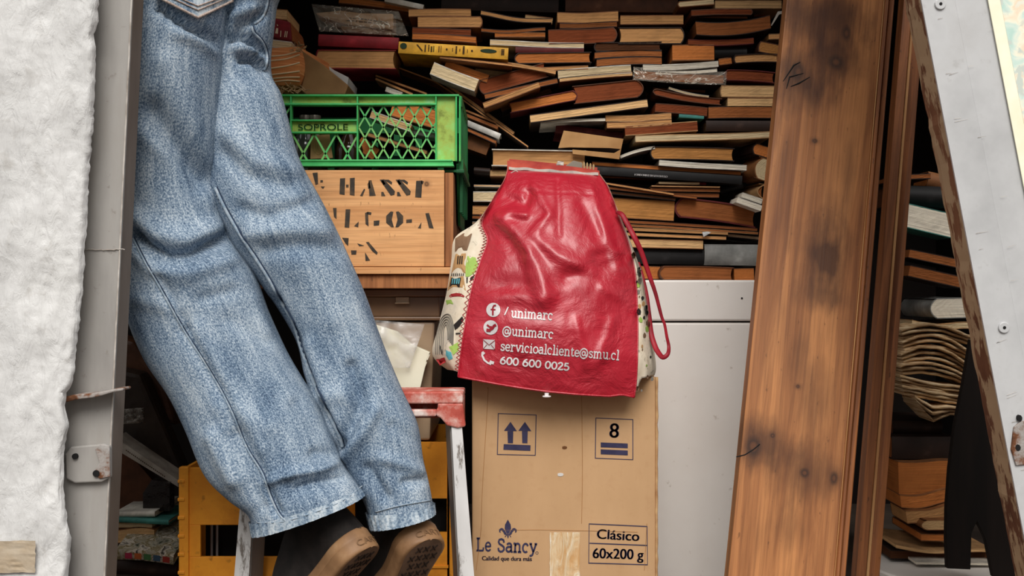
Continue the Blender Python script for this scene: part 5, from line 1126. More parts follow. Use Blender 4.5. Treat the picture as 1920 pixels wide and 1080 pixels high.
BK = [
 # upper right stack, column beside the plank
 ('3', 1460, 28, 1872, 28, 50, 'tan', 'lt', 'b', 'tan page edged book topmost against the wide plank', dict(over=0)),
 ('3', 1228, 28, 1452, 10, 38, 'kraft', 'cream', 'l', 'cream thin book tipped up beside the topmost tan book', dict(over=0)),
 ('T', 110, 165, 885, 150, 78, 'brn', 'rust', 'r', 'red-brown book with frayed spine, second from the top beside the plank', dict(over=0, wave=6)),
 ('T', 205, 208, 820, 222, 34, 'brn', 'brn', 'b', 'thin brown pamphlet under the red-brown frayed book', dict(over=0, d=2.215)),
 ('T', 900, 185, 1050, 182, 60, 'brn', 'rust', 'b', 'small dark red book end right of the frayed book', dict(over=0, d=2.25)),
 ('T', 170, 355, 1110, 275, 175, 'dk', 'brn', 'b', 'thick sagging brown book curving upwards at its right end', dict(over=0, sag=-45, d=2.19)),
 ('T', 70, 535, 900, 515, 78, 'mar', 'rust', 'b', 'dark red thin book under the thick sagging book', dict(over=0, sag=-14)),
 ('T', 405, 650, 815, 650, 150, 'blk', 'dk', 'f', 'black covered book below the dark red thin book', dict(d=2.21)),
 ('T', -130, 668, 400, 660, 200, 'kraft', 'org', 'b', 'thick orange-tan paged book left of the black covered book', dict(over=0)),
 ('T', 1090, 465, 1240, 460, 70, 'tan', 'tan', 'b', 'small tan book against the plank below the pencil-thin slip', dict(over=0)),
 ('T', 960, 585, 1240, 640, 140, 'brn', 'gold', 'l', 'tilted golden tan book wedged against the plank', dict(over=0, rnd=.1)),
 ('T', 650, 750, 1220, 735, 110, 'dk', 'tan', 'l', 'tan paged book in dark cover below the tilted golden book', dict(rnd=.15, sag=10)),
 ('T', 460, 785, 620, 765, 85, 'kraft', 'org', 'b', 'stub of orange book right of the white booklet', dict(over=0, d=2.215)),
 ('T', 530, 950, 1170, 985, 140, 'mar', 'rust', 'l', 'dark red-brown arched book with scuffed spine beside the plank', dict(sag=12)),
 ('U', 305, 90, 745, 95, 95, 'tan', 'lt', 'l', 'open-ended tan book lying above a thinner one beside the plank', dict(over=0, rnd=.1)),
 ('U', 365, 180, 735, 182, 76, 'kraft', 'lt', 'b', 'pale tan book under the open-ended tan book', dict(over=0)),
 ('U', 210, 265, 725, 262, 100, 'dk', 'brn', 'b', 'brown paged book with dark lower cover beside the plank', dict(over=0, sag=3)),
 ('U', 190, 370, 720, 372, 85, 'dk', 'gry', 'f', 'speckled grey-brown spine facing out beside the plank', dict(rnd=.1)),
 ('3', 965, 862, 1800, 835, 42, 'tan', 'cream', 'b', 'long thin cream book spanning to the plank', dict(over=0, wave=3, d=2.19)),
 ('U', -260, 590, 420, 605, 105, 'dk', 'gold', 'l', 'golden paged book in worn dark cover under the long cream book', dict(sag=4)),
 ('V', 695, 150, 1680, 208, 62, 'wht', 'white', 'b', 'white paged booklet under the worn dark covered book', dict(over=0, wave=4)),
 ('V', -60, 160, 1615, 270, 50, 'brn', 'org', 'b', 'long thin orange-brown book directly on the black spine', dict(over=0, d=2.215)),
 # right wedge books
 ('U', 570, 550, 700, 585, 95, 'dk', 'org', 'l', 'orange-tan angled book end wedged against the plank', dict(over=0, yaw=12)),
 ('U', 590, 700, 690, 730, 180, 'kraft', 'cream', 'l', 'pale cream angled book wedged under the orange-tan one', dict(over=0, yaw=14)),
 ('U', 610, 900, 665, 905, 130, 'tan', 'brn', 'l', 'book with curled pale spine squeezed beside the plank', dict(rnd=.5, yaw=10)),
 ('U', 480, 930, 645, 985, 42, 'wht', 'white', 'b', 'upper of two thin white booklets tilted against the plank', dict(over=0, d=2.17)),
 ('U', 440, 970, 640, 1040, 46, 'wht', 'white', 'b', 'lower of two thin white booklets tilted against the plank', dict(over=0, d=2.16)),
 # middle column
 ('3', 480, 108, 858, 100, 66, 'kraft', 'tan', 'b', 'tan book topmost of the stack left of the striped headband book', dict(over=0, wave=4)),
 ('3', 495, 160, 850, 150, 34, 'brn', 'brn', 'b', 'thin brown book second in the middle upper stack', dict(over=0, wave=3)),
 ('3', 425, 230, 850, 212, 92, 'brn', 'rust', 'r', 'thick rust coloured book third in the middle upper stack', dict(over=0, wave=4)),
 ('3', 872, 124, 1262, 122, 58, 'kraft', 'tan', 'b', 'plain tan block book above the striped headband book', dict(over=0)),
 ('3', 858, 222, 1268, 220, 104, 'dk', 'tan', 'r', 'light tan thick book with a striped headband along its top', dict(rnd=.2)),
 ('3', 708, 292, 1128, 285, 56, 'dk', 'dk', 'l', 'dark brown rounded book above two arched brown ones', dict()),
 ('3', 712, 345, 1128, 335, 42, 'dk', 'brn', 'b', 'brown arched book in the middle of three', dict(over=0, sag=8)),
 ('3', 725, 392, 1128, 378, 50, 'dk', 'brn', 'b', 'lowest of three arched brown books', dict(over=0, sag=8)),
 ('3', 1012, 418, 1480, 395, 36, 'wht', 'white', 'b', 'white sagging booklet above the plastic wrapped book', dict(over=0, sag=-7)),
 ('3', 1090, 452, 1472, 436, 20, 'wht', 'white', 'b', 'very thin white booklet just under the white sagging one', dict(over=0, sag=-7)),
 ('3', 484, 462, 938, 428, 52, 'wht', 'cream', 'b', 'cream white book lying above the thick rust book', dict(over=0, sag=4)),
 ('3', 494, 497, 946, 458, 26, 'kraft', 'lt', 'b', 'thin beige book directly under the cream white one', dict(over=0, sag=4)),
 ('3', 578, 590, 1012, 545, 112, 'brn', 'rust', 'r', 'thick rust-red book with rounded spine at its right end', dict(rnd=.35)),
 ('3', 182, 670, 602, 588, 64, 'mar', 'org', 'r', 'orange paged book in dark red cover, tilted up to the right', dict(rnd=.3)),
 ('3', 312, 738, 1040, 640, 52, 'dk', 'lt', 'b', 'long light tan book sloping up to the right', dict(over=0, d=2.19)),
 ('3', 376, 758, 778, 742, 18, 'wht', 'white', 'b', 'thin bluish white pamphlet beneath the long sloping book', dict(over=0, sag=2)),
 ('3', 780, 735, 1188, 720, 40, 'tan', 'tan', 'b', 'tan book right of the bluish white pamphlet', dict(over=0, wave=4)),
 ('3', 788, 778, 1190, 758, 38, 'kraft', 'tan', 'b', 'brownish tan book under the tan one beside the pamphlet', dict(over=0, wave=3)),
 ('3', 900, 812, 1350, 782, 62, 'tan', 'rust', 'b', 'red-brown book with torn pale cover right of the torn tan box', dict(over=0)),
 ('3', 1075, 565, 1500, 632, 42, 'brn', 'rust', 'l', 'brown curved book sloping down to the right', dict(rnd=.5, sag=-10)),
 ('3', 1172, 545, 1420, 600, 14, 'wht', 'cream', 'b', 'thin cream leaf lying on the brown curved book', dict(over=0, sag=-8, d=2.21)),
 ('3', 1088, 668, 1410, 695, 56, 'brn', 'rust', 'b', 'rust coloured book under the curved brown one', dict(over=0, sag=3)),
 ('3', 1235, 718, 1390, 728, 20, 'teal', 'dk', 'f', 'thin dark green booklet under the rust coloured book', dict(rnd=.1)),
 ('3', 1075, 525, 1400, 545, 70, 'dk', 'brn', 'b', 'shadowed brown book behind the plastic wrapped one', dict(over=0, d=2.27)),
 ('3', 470, 795, 885, 850, 56, 'mar', 'dk', 'f', 'maroon cover leaning behind the torn tan box', dict(d=2.24, rnd=.1)),
 ('3', 870, 975, 1085, 915, 18, 'wht', 'white', 'b', 'curved thin white booklet beside the torn tan box', dict(over=0, sag=8)),
 # left upper, right of the yellow book
 ('3', 5, 78, 445, 128, 30, 'dk', 'tan', 'b', 'wavy tan paged book left of the middle upper stack', dict(over=0, wave=10)),
 ('3', 280, 110, 450, 132, 42, 'kraft', 'lt', 'b', 'light curled book end left of the middle upper stack', dict(over=0, d=2.23)),
 ('3', 8, 186, 405, 180, 24, 'dk', 'brn', 'b', 'thin wavy brown book under the wavy tan one', dict(over=0, wave=8)),
 ('3', 92, 216, 405, 216, 30, 'kraft', 'org', 'b', 'orange-brown thin book above the white booklet', dict(over=0)),
 ('3', 62, 262, 645, 282, 34, 'wht', 'cream', 'b', 'pale booklet with white edge right of the yellow book', dict(over=0, wave=3)),
 ('3', 220, 308, 645, 308, 36, 'mar', 'rust', 'f', 'maroon spine under the pale booklet', dict(rnd=.1)),
 ('3', 215, 362, 692, 355, 68, 'dk', 'org', 'l', 'orange paged book with rounded dark spine at its left', dict(rnd=.35)),
 ('3', 380, 430, 672, 418, 26, 'kraft', 'tan', 'b', 'thin tan book under the orange paged dark spine book', dict(over=0)),
 ('3', 0, 378, 470, 450, 22, 'tan', 'tan', 'b', 'thin tan book curving down from the yellow spine', dict(over=0, sag=8, d=2.19)),
 ('3', -30, 440, 195, 472, 60, 'kraft', 'lt', 'b', 'tan book leaning beneath the curving thin one', dict(over=0, d=2.23)),
 ('3', -5, 545, 415, 432, 92, 'brn', 'rust', 'l', 'rust coloured book tilted up right, left of the cream white book', dict(rnd=.2)),
 ('3', 30, 600, 480, 500, 34, 'dk', 'brn', 'b', 'dark brown thin book under the tilted rust coloured one', dict(over=0)),
 ('3', 22, 655, 368, 525, 36, 'kraft', 'tan', 'b', 'narrow tan book tilted steeply under the dark thin one', dict(over=0, d=2.17)),
 ('3', 130, 680, 440, 560, 36, 'dk', 'dk', 'b', 'dark shadowed book under the narrow tilted tan one', dict(over=0, d=2.24)),
 ('Y', 560, 540, 1230, 800, 190, 'wht', 'cream', 'b', 'cream paged book tilted down to the right under the yellow spine', dict(over=0, d=2.17, sag=-8)),
 ('Y', 760, 480, 1400, 700, 130, 'kraft', 'org', 'b', 'brown-orange book behind the tilted cream paged book', dict(over=0, d=2.2, sag=-6)),
 # left upper
 ('2', 870, -8, 1130, 48, 34, 'wht', 'cream', 'f', 'pale grey spine at the very top, sloping down to the right', dict(d=2.22, rnd=.1)),
 ('2', 560, 0, 1040, 62, 44, 'kraft', 'org', 'b', 'orange-brown book above the plastic wrapped packet', dict(over=0, sag=6, d=2.24)),
 ('2', 1030, 88, 1450, 86, 52, 'kraft', 'tan', 'b', 'tan book topmost of the stack above the yellow spine', dict(over=0, sag=3)),
 ('2', 1092, 148, 1528, 148, 76, 'kraft', 'tan', 'r', 'thick light tan book with torn lower cover above the yellow spine', dict(over=0, rnd=.2)),
 ('2', 1055, 205, 1450, 220, 44, 'brn', 'rust', 'b', 'rust coloured book in the stack above the yellow spine', dict(over=0)),
 ('2', 1055, 245, 1485, 270, 46, 'brn', 'org', 'b', 'brown-orange wavy book directly above the yellow spine', dict(over=0, sag=4, d=2.18)),
 ('2', 420, 268, 962, 292, 78, 'red', 'rust', 'f', 'dark red spine under the plastic wrapped packet', dict(d=2.17, rnd=.12)),
 ('2', 402, 398, 945, 402, 128, 'red', 'tan', 'l', 'thick tan paged book under the dark red spine', dict(d=2.17, rnd=.12)),
 ('2', 1240, 385, 1728, 440, 16, 'kraft', 'tan', 'b', 'thin tan board right under the yellow spine', dict(over=0, d=2.165)),
 # sloping thin boards right of the green crate
 ('S', 410, 45, 790, 185, 18, 'kraft', 'tan', 'b', 'thin tan board sloping down behind the green crate', dict(over=0, d=2.26)),
 ('S', 790, 185, 1160, 420, 18, 'kraft', 'tan', 'b', 'second thin tan board continuing the slope behind the green crate', dict(over=0, d=2.255)),
 ('S', 145, 130, 720, 335, 24, 'kraft', 'tan', 'b', 'upper of two thin boards sloping into the green crate', dict(over=0, d=2.22)),
 ('S', 145, 165, 560, 340, 24, 'tan', 'tan', 'b', 'lower of two thin boards sloping into the green crate', dict(over=0, d=2.21)),
 ('S', 260, 280, 440, 345, 55, 'wht', 'white', 'b', 'small white booklet on the sloping boards above the crate', dict(over=0, d=2.2)),
 ('S', 945, 228, 1700, 780, 34, 'tan', 'tan', 'b', 'long thin tan book sloping steeply right of the crate', dict(over=0, d=2.24)),
 ('S', 1080, 270, 1350, 460, 60, 'mar', 'rust', 'b', 'dark red book sloping beside the long thin tan one', dict(over=0, d=2.27)),
 ('S', 1100, 385, 1860, 930, 22, 'dk', 'tan', 'b', 'second long thin sloping book, ending above the slipcase', dict(over=0, d=2.225)),
 ('S', 1120, 505, 1500, 660, 22, 'kraft', 'tan', 'b', 'upper thin book of the fan just right of the crate', dict(over=0, d=2.22)),
 ('S', 1130, 560, 1520, 715, 34, 'kraft', 'brn', 'b', 'middle brown book of the fan just right of the crate', dict(over=0, d=2.21)),
 ('S', 1145, 650, 1545, 815, 66, 'silver', 'white', 'f', 'shiny silver spine in the fan just right of the crate', dict(d=2.2, rnd=.15)),
 ('S', 1165, 730, 1500, 880, 44, 'dk', 'brn', 'b', 'dark brown book under the shiny silver spine', dict(over=0, d=2.205)),
 ('S', 1180, 850, 1420, 935, 190, 'kraft', 'org', 'f', 'plain orange-brown cover right of the crate, beside the slipcase', dict(d=2.225, rnd=.05)),
 # behind and left of the bag
 ('W', 325, 515, 500, 515, 52, 'kraft', 'lt', 'b', 'short pale book under the tan slipcase', dict(over=0)),
 ('W', 200, 490, 325, 500, 50, 'dk', 'dk', 'f', 'dark shiny book end between crate and pale short book', dict(d=2.19, rnd=.4)),
 ('W', 200, 610, 470, 615, 14, 'wht', 'lt', 'b', 'thin torn leaf book left of the bag top', dict(over=0)),
 ('W', 195, 695, 520, 695, 78, 'wht', 'cream', 'b', 'white paged book left of the bag top', dict(over=0)),
 ('W', 190, 800, 500, 805, 70, 'kraft', 'tan', 'b', 'tan layered book left of the red bag, under the white one', dict(over=0)),
 ('W', 188, 855, 480, 860, 30, 'dk', 'brn', 'b', 'dark thin book left of the red bag shoulder', dict(over=0)),
 ('W', 188, 900, 480, 900, 24, 'grey', 'gry', 'b', 'grey striped thin magazine left of the red bag shoulder', dict(over=0)),
 ('W', 188, 940, 480, 940, 24, 'grey', 'gry', 'b', 'grey magazine lowest in the pile left of the red bag', dict(over=0)),
 # right of the bag
 ('V', 60, 310, 660, 330, 22, 'brn', 'brn', 'b', 'brown thin booklet just below the black spine', dict(over=0, d=2.21)),
 ('V', 690, 375, 1150, 385, 26, 'tan', 'cream', 'b', 'pale cream thin book under the black spine', dict(over=0)),
 ('V', 1150, 382, 1225, 386, 32, 'red', 'rust', 'f', 'small red book end beside the pale cream thin book', dict(rnd=.1, d=2.21)),
 ('V', 610, 412, 1380, 425, 16, 'kraft', 'lt', 'b', 'thin beige book second under the black spine', dict(over=0)),
 ('V', 600, 450, 1380, 462, 36, 'kraft', 'brn', 'b', 'brown book third under the black spine', dict(over=0, d=2.205)),
 ('V', 600, 505, 1370, 520, 50, 'brn', 'brn', 'b', 'dull brown book fourth under the black spine', dict(over=0, d=2.21)),
 ('V', 20, 370, 860, 505, 26, 'brn', 'tan', 'b', 'upper brown magazine sloping down from the bag', dict(over=0, d=2.18)),
 ('V', 60, 425, 1120, 545, 30, 'brn', 'brn', 'b', 'lower brown magazine sloping down from the bag', dict(over=0, d=2.185)),
 ('V', 100, 480, 880, 560, 36, 'blk', 'dk', 'b', 'black magazine under the sloping brown magazines', dict(over=0, d=2.19)),
 ('V', 1380, 470, 1640, 400, 70, 'blk', 'dk', 'f', 'black glossy book end left of the pale wedge books', dict(d=2.24, rnd=.3)),
 ('V', 100, 650, 865, 695, 225, 'kraft', 'gold', 'b', 'thick golden-tan paged book right of the bag strap', dict(over=0, d=2.2)),
 ('V', 875, 650, 1790, 775, 225, 'mar', 'brn', 'l', 'big arched brown book with maroon rounded spine beside the plank', dict(rnd=.3, sag=16, ct=.003)),
 ('V', 350, 815, 1800, 905, 34, 'brn', 'brn', 'b', 'dark magazine under the big arched book', dict(over=0, sag=4)),
 ('V', 360, 855, 1810, 945, 24, 'tan', 'brn', 'b', 'thin magazine with pale edge under the dark magazine', dict(over=0, sag=3)),
 ('V', 260, 893, 1470, 945, 34, 'tan', 'tan', 'b', 'tan edged magazine above the light tan book', dict(over=0, d=2.19)),
 ('V', 260, 950, 1450, 1000, 34, 'tan', 'tan', 'b', 'second tan edged magazine with a foil scrap on it', dict(over=0, d=2.185)),
 ('V', 1470, 965, 1820, 1000, 40, 'dk', 'gry', 'b', 'grey-brown magazine end against the plank', dict(over=0, d=2.21)),
 ('4', 985, 668, 1420, 678, 52, 'kraft', 'lt', 'b', 'light tan book above the black green cloth spine', dict(over=0, d=2.19)),
 ('4', 1005, 745, 1425, 752, 86, 'blk', 'dk', 'f', 'blackish green cloth spine above the white chest', dict(d=2.2, rnd=.1)),
 ('4', 1428, 735, 1745, 738, 122, 'grey', 'gry', 'f', 'grey stained cloth spine beside the plank above the white chest', dict(d=2.19, rnd=.12)),
 ('4', 1168, 842, 1598, 852, 84, 'brn', 'brn', 'l', 'limp brown layered book lying on the white chest', dict(rnd=.3, sag=4, d=2.17)),
 ('4', 1600, 855, 1715, 852, 78, 'kraft', 'org', 'b', 'orange-tan book end lying on the white chest beside the plank', dict(over=0)),
 ('4', 1030, 838, 1168, 842, 76, 'kraft', 'org', 'b', 'orange-brown book end lying on the white chest behind the strap', dict(over=0)),
]
made = []
for cr, x0, y0, x1, y1, t, cov, pg, sp, lab, kw in BK: made.append(book(cr, x0, y0, x1, y1, t, cov, pg, sp, lab, **kw))

# dark big volumes along the top edge
book('3', -240, 12, 488, 30, 92, 'dk', 'dk', 'f', 'big dark brown volume at the very top, left of the other dark one', d=2.26, rnd=.08)
book('3', 530, 22, 1228, 30, 94, 'brn', 'dk', 'f', 'big dark leather volume with a small label frame at the very top', d=2.26, rnd=.08)

# yellow spine with emblem and small print
th, fn, L, T, D = book('2', 962, 318, 1702, 362, 78, 'yel', 'tan', 'f', 'yellow spine with a dark green emblem and tiny print', d=2.16, rnd=.06)
M_gink = simple('dark_green_ink', (44, 64, 40), rough=.8, bump=0); M_bink = simple('brown_black_ink', (74, 52, 28), rough=.8, bump=0)
def on(th, fn, polys, mat, name, off=.0012):
    m = MB()
    for p in polys: m.add([fn(x, z, off) for x, z in p], [tuple(range(len(p)))])
    return m.obj(name, mat, th, local=True, fix=False)
ell = lambda cx, cz, rx, rz, n=16: [(cx+rx*math.cos(k*2*math.pi/n), cz+rz*math.sin(k*2*math.pi/n)) for k in range(n)]
on(th, fn, [ell(L*.045, T*.62, T*.30, T*.26), ell(L*.82, T*.62, T*.72, T*.17)], M_gink, 'green_emblem')
ps_ = [ell(L*.44, T*.55, T*.08, T*.09), ell(L*.67, T*.55, T*.09, T*.09), [(L*.16, T*.82), (L*.175, T*.82), (L*.225, T*.3), (L*.21, T*.3)], [(L*.238, T*.82), (L*.25, T*.82), (L*.25, T*.25), (L*.238, T*.25)]]
rg = random.Random(4)
for x, w_, a_, b_ in ((.27, .012, .3, .78), (.293, .016, .28, .75), (.316, .01, .3, .72), (.365, .008, .3, .75), (.385, .006, .28, .8), (.49, .007, .4, .66), (.52, .014, .25, .8), (.555, .008, .45, .62), (.585, .018, .24, .86), (.625, .006, .36, .66)):
    z = a_
    while z < b_:
        h = rg.uniform(.05, .1); ps_.append([(L*x, T*z), (L*(x+w_), T*z), (L*(x+w_), T*(z+h)), (L*x, T*(z+h))]); z += h+.035
for k in range(5): ps_.append([(L*.935, T*(.35+k*.11)), (L*.965, T*(.36+k*.11)), (L*.965, T*(.42+k*.11)), (L*.935, T*(.41+k*.11))])
on(th, fn, ps_, M_bink, 'spine_print')
# black spine with white capitals
th, fn, L, T, D = book('V', -300, 218, 1630, 345, 92, 'blk', 'dk', 'f', 'black spine with small white capitals under the orange-brown long book', d=2.19, rnd=.08)
m = MB(); a, b = (720-300*0)/1.0, 0
u0, u1 = (420+300)/1930*L, (788+300)/1930*L
print_font(m, 'LONDONITS EN PUTUMAYO', lambda x, y: fn(x, y, .0012), u0, T*.42, u1, T*.42, T*.25, .0003); m.obj('white_capitals', M_wprint, th, local=True, fix=False)
# tan slipcase
th, fn, L, T, D = book('W', 338, 392, 1000+68, 405, 132, 'wht', 'tan', 'b', 'tan fore edge between pale boards, like a slipcase, above the bag', d=2.185, ct=.0022, rnd=.0)
# torn tan box
tb = thing('torn_card_box', 'torn tan card box slumped between the slipcase and the red-brown book', 'box', P(1050, 300, 2.18))
m = MB(); q = [(520, 810), (890, 860), (868, 988), (575, 935), (575, 915), (800, 945), (832, 952), (806, 920), (590, 912), (484, 918)]
top_ = [P(900+x/3.31, y/3.31, 2.18) for x, y in q]
m.pprism([(900+x/3.31, y/3.31) for x, y in [(520, 810), (890, 862), (876, 925), (800, 918), (560, 914), (486, 918)]], 2.18, .004)
m.pprism([(900+x/3.31, y/3.31) for x, y in [(876, 925), (864, 988), (575, 955), (574, 928), (832, 950)]], 2.176, .006); m.obj('front_flap', simple('torn_tan_card', (196, 152, 102), (170, 126, 80), 14, rough=.9), tb)
m = MB(); m.pprism([(900+x/3.31, y/3.31) for x, y in [(520, 812), (888, 862), (862, 985), (490, 920)]], 2.20, .1); m.obj('box_body', CM['dk'], tb)
# plastic wrapped book
th, fn, L, T, D = book('3', 960, 462, 1512, 492, 60, 'dk', 'brn', 'b', 'dark book wrapped in shiny clear plastic beside the cream white book', over=0, sag=-6, d=2.2)
t = NT('clear_film', .08, .8); t.base((226, 214, 196)); f = t.noise(t.mapped((34, 34, 34)), 1, 2, .5, 1.2); t.bump(f, .8, .02)
glare_streak = t.noise(t.mapped((16, 16, 26)), 1, 2, .5, 1.6); glare_streak = t.math('ABSOLUTE', t.math('SUBTRACT', glare_streak, .5)); al = t.n.new('ShaderNodeMapRange'); t.link(glare_streak, al.inputs[0]); al.inputs[1].default_value = .0; al.inputs[2].default_value = .014; al.inputs[3].default_value = .8; al.inputs[4].default_value = .10; t.link(al.outputs[0], t.b.inputs['Alpha']); M_film = t.m  # thin opaque pale streaks paint the glare lines on the film
def film(th, fn, L, T, x0, x1, z0, z1, amp=.005, seed=0, nu=36, nv=10):
    g = [[fn(lerp(x0, x1, j/nu), lerp(z0, z1, i/nv), .004+amp*(1+nz(j*.35, i*.5, seed))+amp*.5*nz(j*.9, i*1.2, seed+4)) for j in range(nu+1)] for i in range(nv+1)]
    m = MB(); m.slab(g, [[p+Vector((0, .0006, 0)) for p in r] for r in g]); return m.obj('plastic_wrap', M_film, th, local=True, smooth=True)
film(th, fn, L, T, -.004, L+.004, -.003, T+.004, .004, 2)
# wrapped packet above the red spine
pk_ = thing('wrapped_packet', 'crumpled clear plastic packet with a beige printed sheet on the dark red spine', 'packet', P(650, 60, 2.2))
M_beige = simple('beige_card', (182, 146, 108), (156, 120, 86), 14, rough=.8)
zp = lambda X, Y: (560+X/8, Y/8)
m = MB(); m.pprism([zp(*p) for p in ((330, 250), (560, 330), (760, 380), (1420, 450), (1420, 200), (900, 190), (640, 150), (240, 190))], 2.20, .06); m.obj('contents', M_beige, pk_, bevel=.004)
m = MB(); m.pprism([zp(*p) for p in ((620, 380), (760, 390), (1400, 462), (1390, 535), (960, 500), (640, 470))], 2.19, .08); m.obj('paper_roll', simple('dark_beige', (150, 116, 84), (110, 82, 58), 20, rough=.8), pk_, bevel=.004)
m = MB(); zf = lambda x, y: P(x, y, 2.1992)
for X0, Y0, X1, Y1, h in ((900, 268, 1330, 330, 3), (905, 312, 1340, 360, 2.6), (720, 300, 880, 306, 2.2), (760, 262, 860, 272, 2)):
    rg = random.Random(X0); x = X0
    while x < X1-20:
        w_ = rg.uniform(30, 75); a_ = (x-X0)/(X1-X0); b_ = min(1, (x+w_-X0)/(X1-X0)); ya, yb2 = lerp(Y0, Y1, a_), lerp(Y0, Y1, b_); m.add([zf(*zp(lerp(X0, X1, a_), ya)), zf(*zp(lerp(X0, X1, b_), yb2)), zf(*zp(lerp(X0, X1, b_), yb2+h*8*.8)), zf(*zp(lerp(X0, X1, a_), ya+h*8*.8))], [(0, 1, 2, 3)]); x += w_+14
m.obj('printed_lines', M_bink, pk_, fix=False)
g = []
for i in range(15):
    r = []
    for j in range(31):
        u, v = j/30, i/14; X = lerp(lerp(190, 1500, u), lerp(310, 1650, u), v); Y = lerp(lerp(60, 170, u), lerp(470, 540, u), v)
        r.append(P(*zp(X, Y), 2.178-.010*nz(j*.3, i*.35, 2)-.005*nz(j*.8, i*.8, 5)))
    g.append(r)
m = MB(); m.slab(g, [[p+Vector((0, .0006, 0)) for p in r] for r in g]); m.obj('plastic_wrap', M_film, pk_, smooth=True)
# bare spine book by the person's hip
ob = thing('coverless_book', 'thick old book with bare orange spine and pale sewing bands, lying on the green crate', 'book', P(545, 172, 1.97), group='old books stacked inside the stall')
hp_ = lambda X, Y: (480+X/6, Y/6)
t = NT('bare_spine', .85, .2); f = t.noise(t.mapped((14, 14, 260)), 1, 4); t.base(t.ramp(f, [(.3, (186, 104, 56)), (.6, (214, 138, 84)), (.75, (226, 160, 106))])); t.bump(f, .4, .001); M_bare = t.m
g = []
for i in range(14):
    v = i/13; r = []
    for j in range(17):
        u = j/16; xa, xb = 90, lerp(430, 500, math.sin(math.pi*(.25+.6*v))); X = lerp(xa, xb, u); Y = lerp(lerp(545, 525, u), 950+10*math.sin(u*3), v)
        r.append(P(*hp_(X, Y), 1.955+.02*u*u-.012*math.sin(math.pi*v)))
    g.append(r)
m = MB(); m.slab(g, [[Vector((p.x+.03, 2.12, p.z)) for p in r] for r in g]); m.obj('sewn_spine', M_bare, ob, smooth=True, angle=50)
BB = m.bvh()
m = MB()
for ya, yb2, yc in ((640, 618, 570), (690, 665, 615), (778, 745, 705), (850, 822, 800), (895, 870, 868), (935, 905, 915)):
    q = crom([(100, ya, 0), (330, yb2, 0), (490, yc, 0)], 16); m.tube([onbag(*hp_(p.x, p.y), .0006, BB) for p in q], .0014, 6)
m.obj('sewing_bands', simple('cream_band', (240, 206, 164), rough=.8), ob, True)
m = MB(); m.pprism([hp_(*p) for p in ((440, 520), (500, 560), (760, 730), (1040, 960), (1000, 1062), (560, 1062), (500, 1010), (545, 850), (520, 680))], 1.985, .10); m.obj('parchment_cover', simple('parchment', (150, 112, 72), (120, 86, 54), 10, rough=.8), ob, bevel=.002)
m = MB(); rg = random.Random(8)
for k in range(60):
    X, Y = (rg.uniform(250, 560), rg.uniform(960, 1030)) if k < 38 else (rg.uniform(410, 520), rg.uniform(490, 580)); p = P(*hp_(X, Y), 1.952); m.tube([p, p+Vector((rg.uniform(-.012, .012), -.004, rg.uniform(-.008, .006)))], .0008, 4)
m.obj('frayed_fibres', simple('frayed_fibre', (196, 160, 118), (120, 92, 64), 80, rough=.95), ob)
# red spine with gold marks
rb = thing('book', 'red leather spine with gold lines beside the jeans pocket', 'book', P(520, 75, 2.02), group='old books stacked inside the stall')
m = MB(); m.pprism([hp_(*p) for p in ((100, 175), (385, 245), (405, 460), (380, 460), (120, 395))], 2.02, .13); m.obj('cover', CM['red'], rb, bevel=.004)
m = MB(); m.pprism([hp_(*p) for p in ((385, 250), (440, 470), (405, 460))], 2.023, .12); m.obj('page_block', PM['brn'], rb)
m = MB()
for pts in (((280, 345), (276, 415)), ((332, 350), (322, 418)), ((352, 352), (342, 420))): ribbon(m, [hp_(*p) for p in pts], 1.6, lambda x, y: P(x, y, 2.0185), 2)
m.add([P(*hp_(*p), 2.0185) for p in ((228, 315), (250, 318), (246, 380), (215, 374))], [(0, 1, 2, 3)]); ribbon(m, [hp_(236, 275), hp_(246, 292)], 1.4, lambda x, y: P(x, y, 2.0185), 2)
m.obj('gold_tooling', simple('pale_gold', (230, 206, 170), rough=.5), rb, fix=False)
book('F', 500, 25, 538, 28, 20, 'kraft', 'lt', 'b', 'tan book end lying on the red leather spine with gold lines', d=2.04, D=.12, over=0)
book('F', 500, 80, 546, 86, 15, 'wht', 'cream', 'b', 'pale booklet between the red leather spine and the bare orange spine', d=1.99, D=.12, over=0)
mg = thing('magazine', 'white edged magazine sloping down behind the parchment cover', 'magazine', P(620, 130, 2.12))
m = MB(); m.pprism([hp_(*p) for p in ((668, 640), (880, 790), (1040, 870), (1026, 970), (940, 905), (660, 685))], 2.115, .12); m.obj('white_spine', simple('white_spine', (230, 228, 224), rough=.5), mg)
# books seen through the crate lattice
for i, (x0, y0, x1, y1, t_, cv_, pg_, lb) in enumerate(((695, 214, 770, 240, 14, 'wht', 'lt', 'pale book lying slanted inside the green crate behind the lattice'), (735, 200, 830, 228, 34, 'kraft', 'org', 'orange block of a book inside the green crate'), (690, 252, 800, 286, 9, 'dk', 'tan', 'thin tan book low inside the green crate'), (735, 240, 815, 254, 9, 'silver', 'white', 'shiny silver booklet inside the green crate'), (672, 266, 705, 290, 26, 'brn', 'org', 'brown book leaning in the corner of the lattice inside the crate'), (690, 296, 800, 300, 12, 'green', 'dk', 'dark green book on the floor of the green crate'))):
    book('F', x0, y0, x1, y1, t_, cv_, pg_, 'f' if cv_ in ('silver', 'green') else 'b', lb, d=2.0+.012*i, D=.10, over=0, group='books inside the green crate')
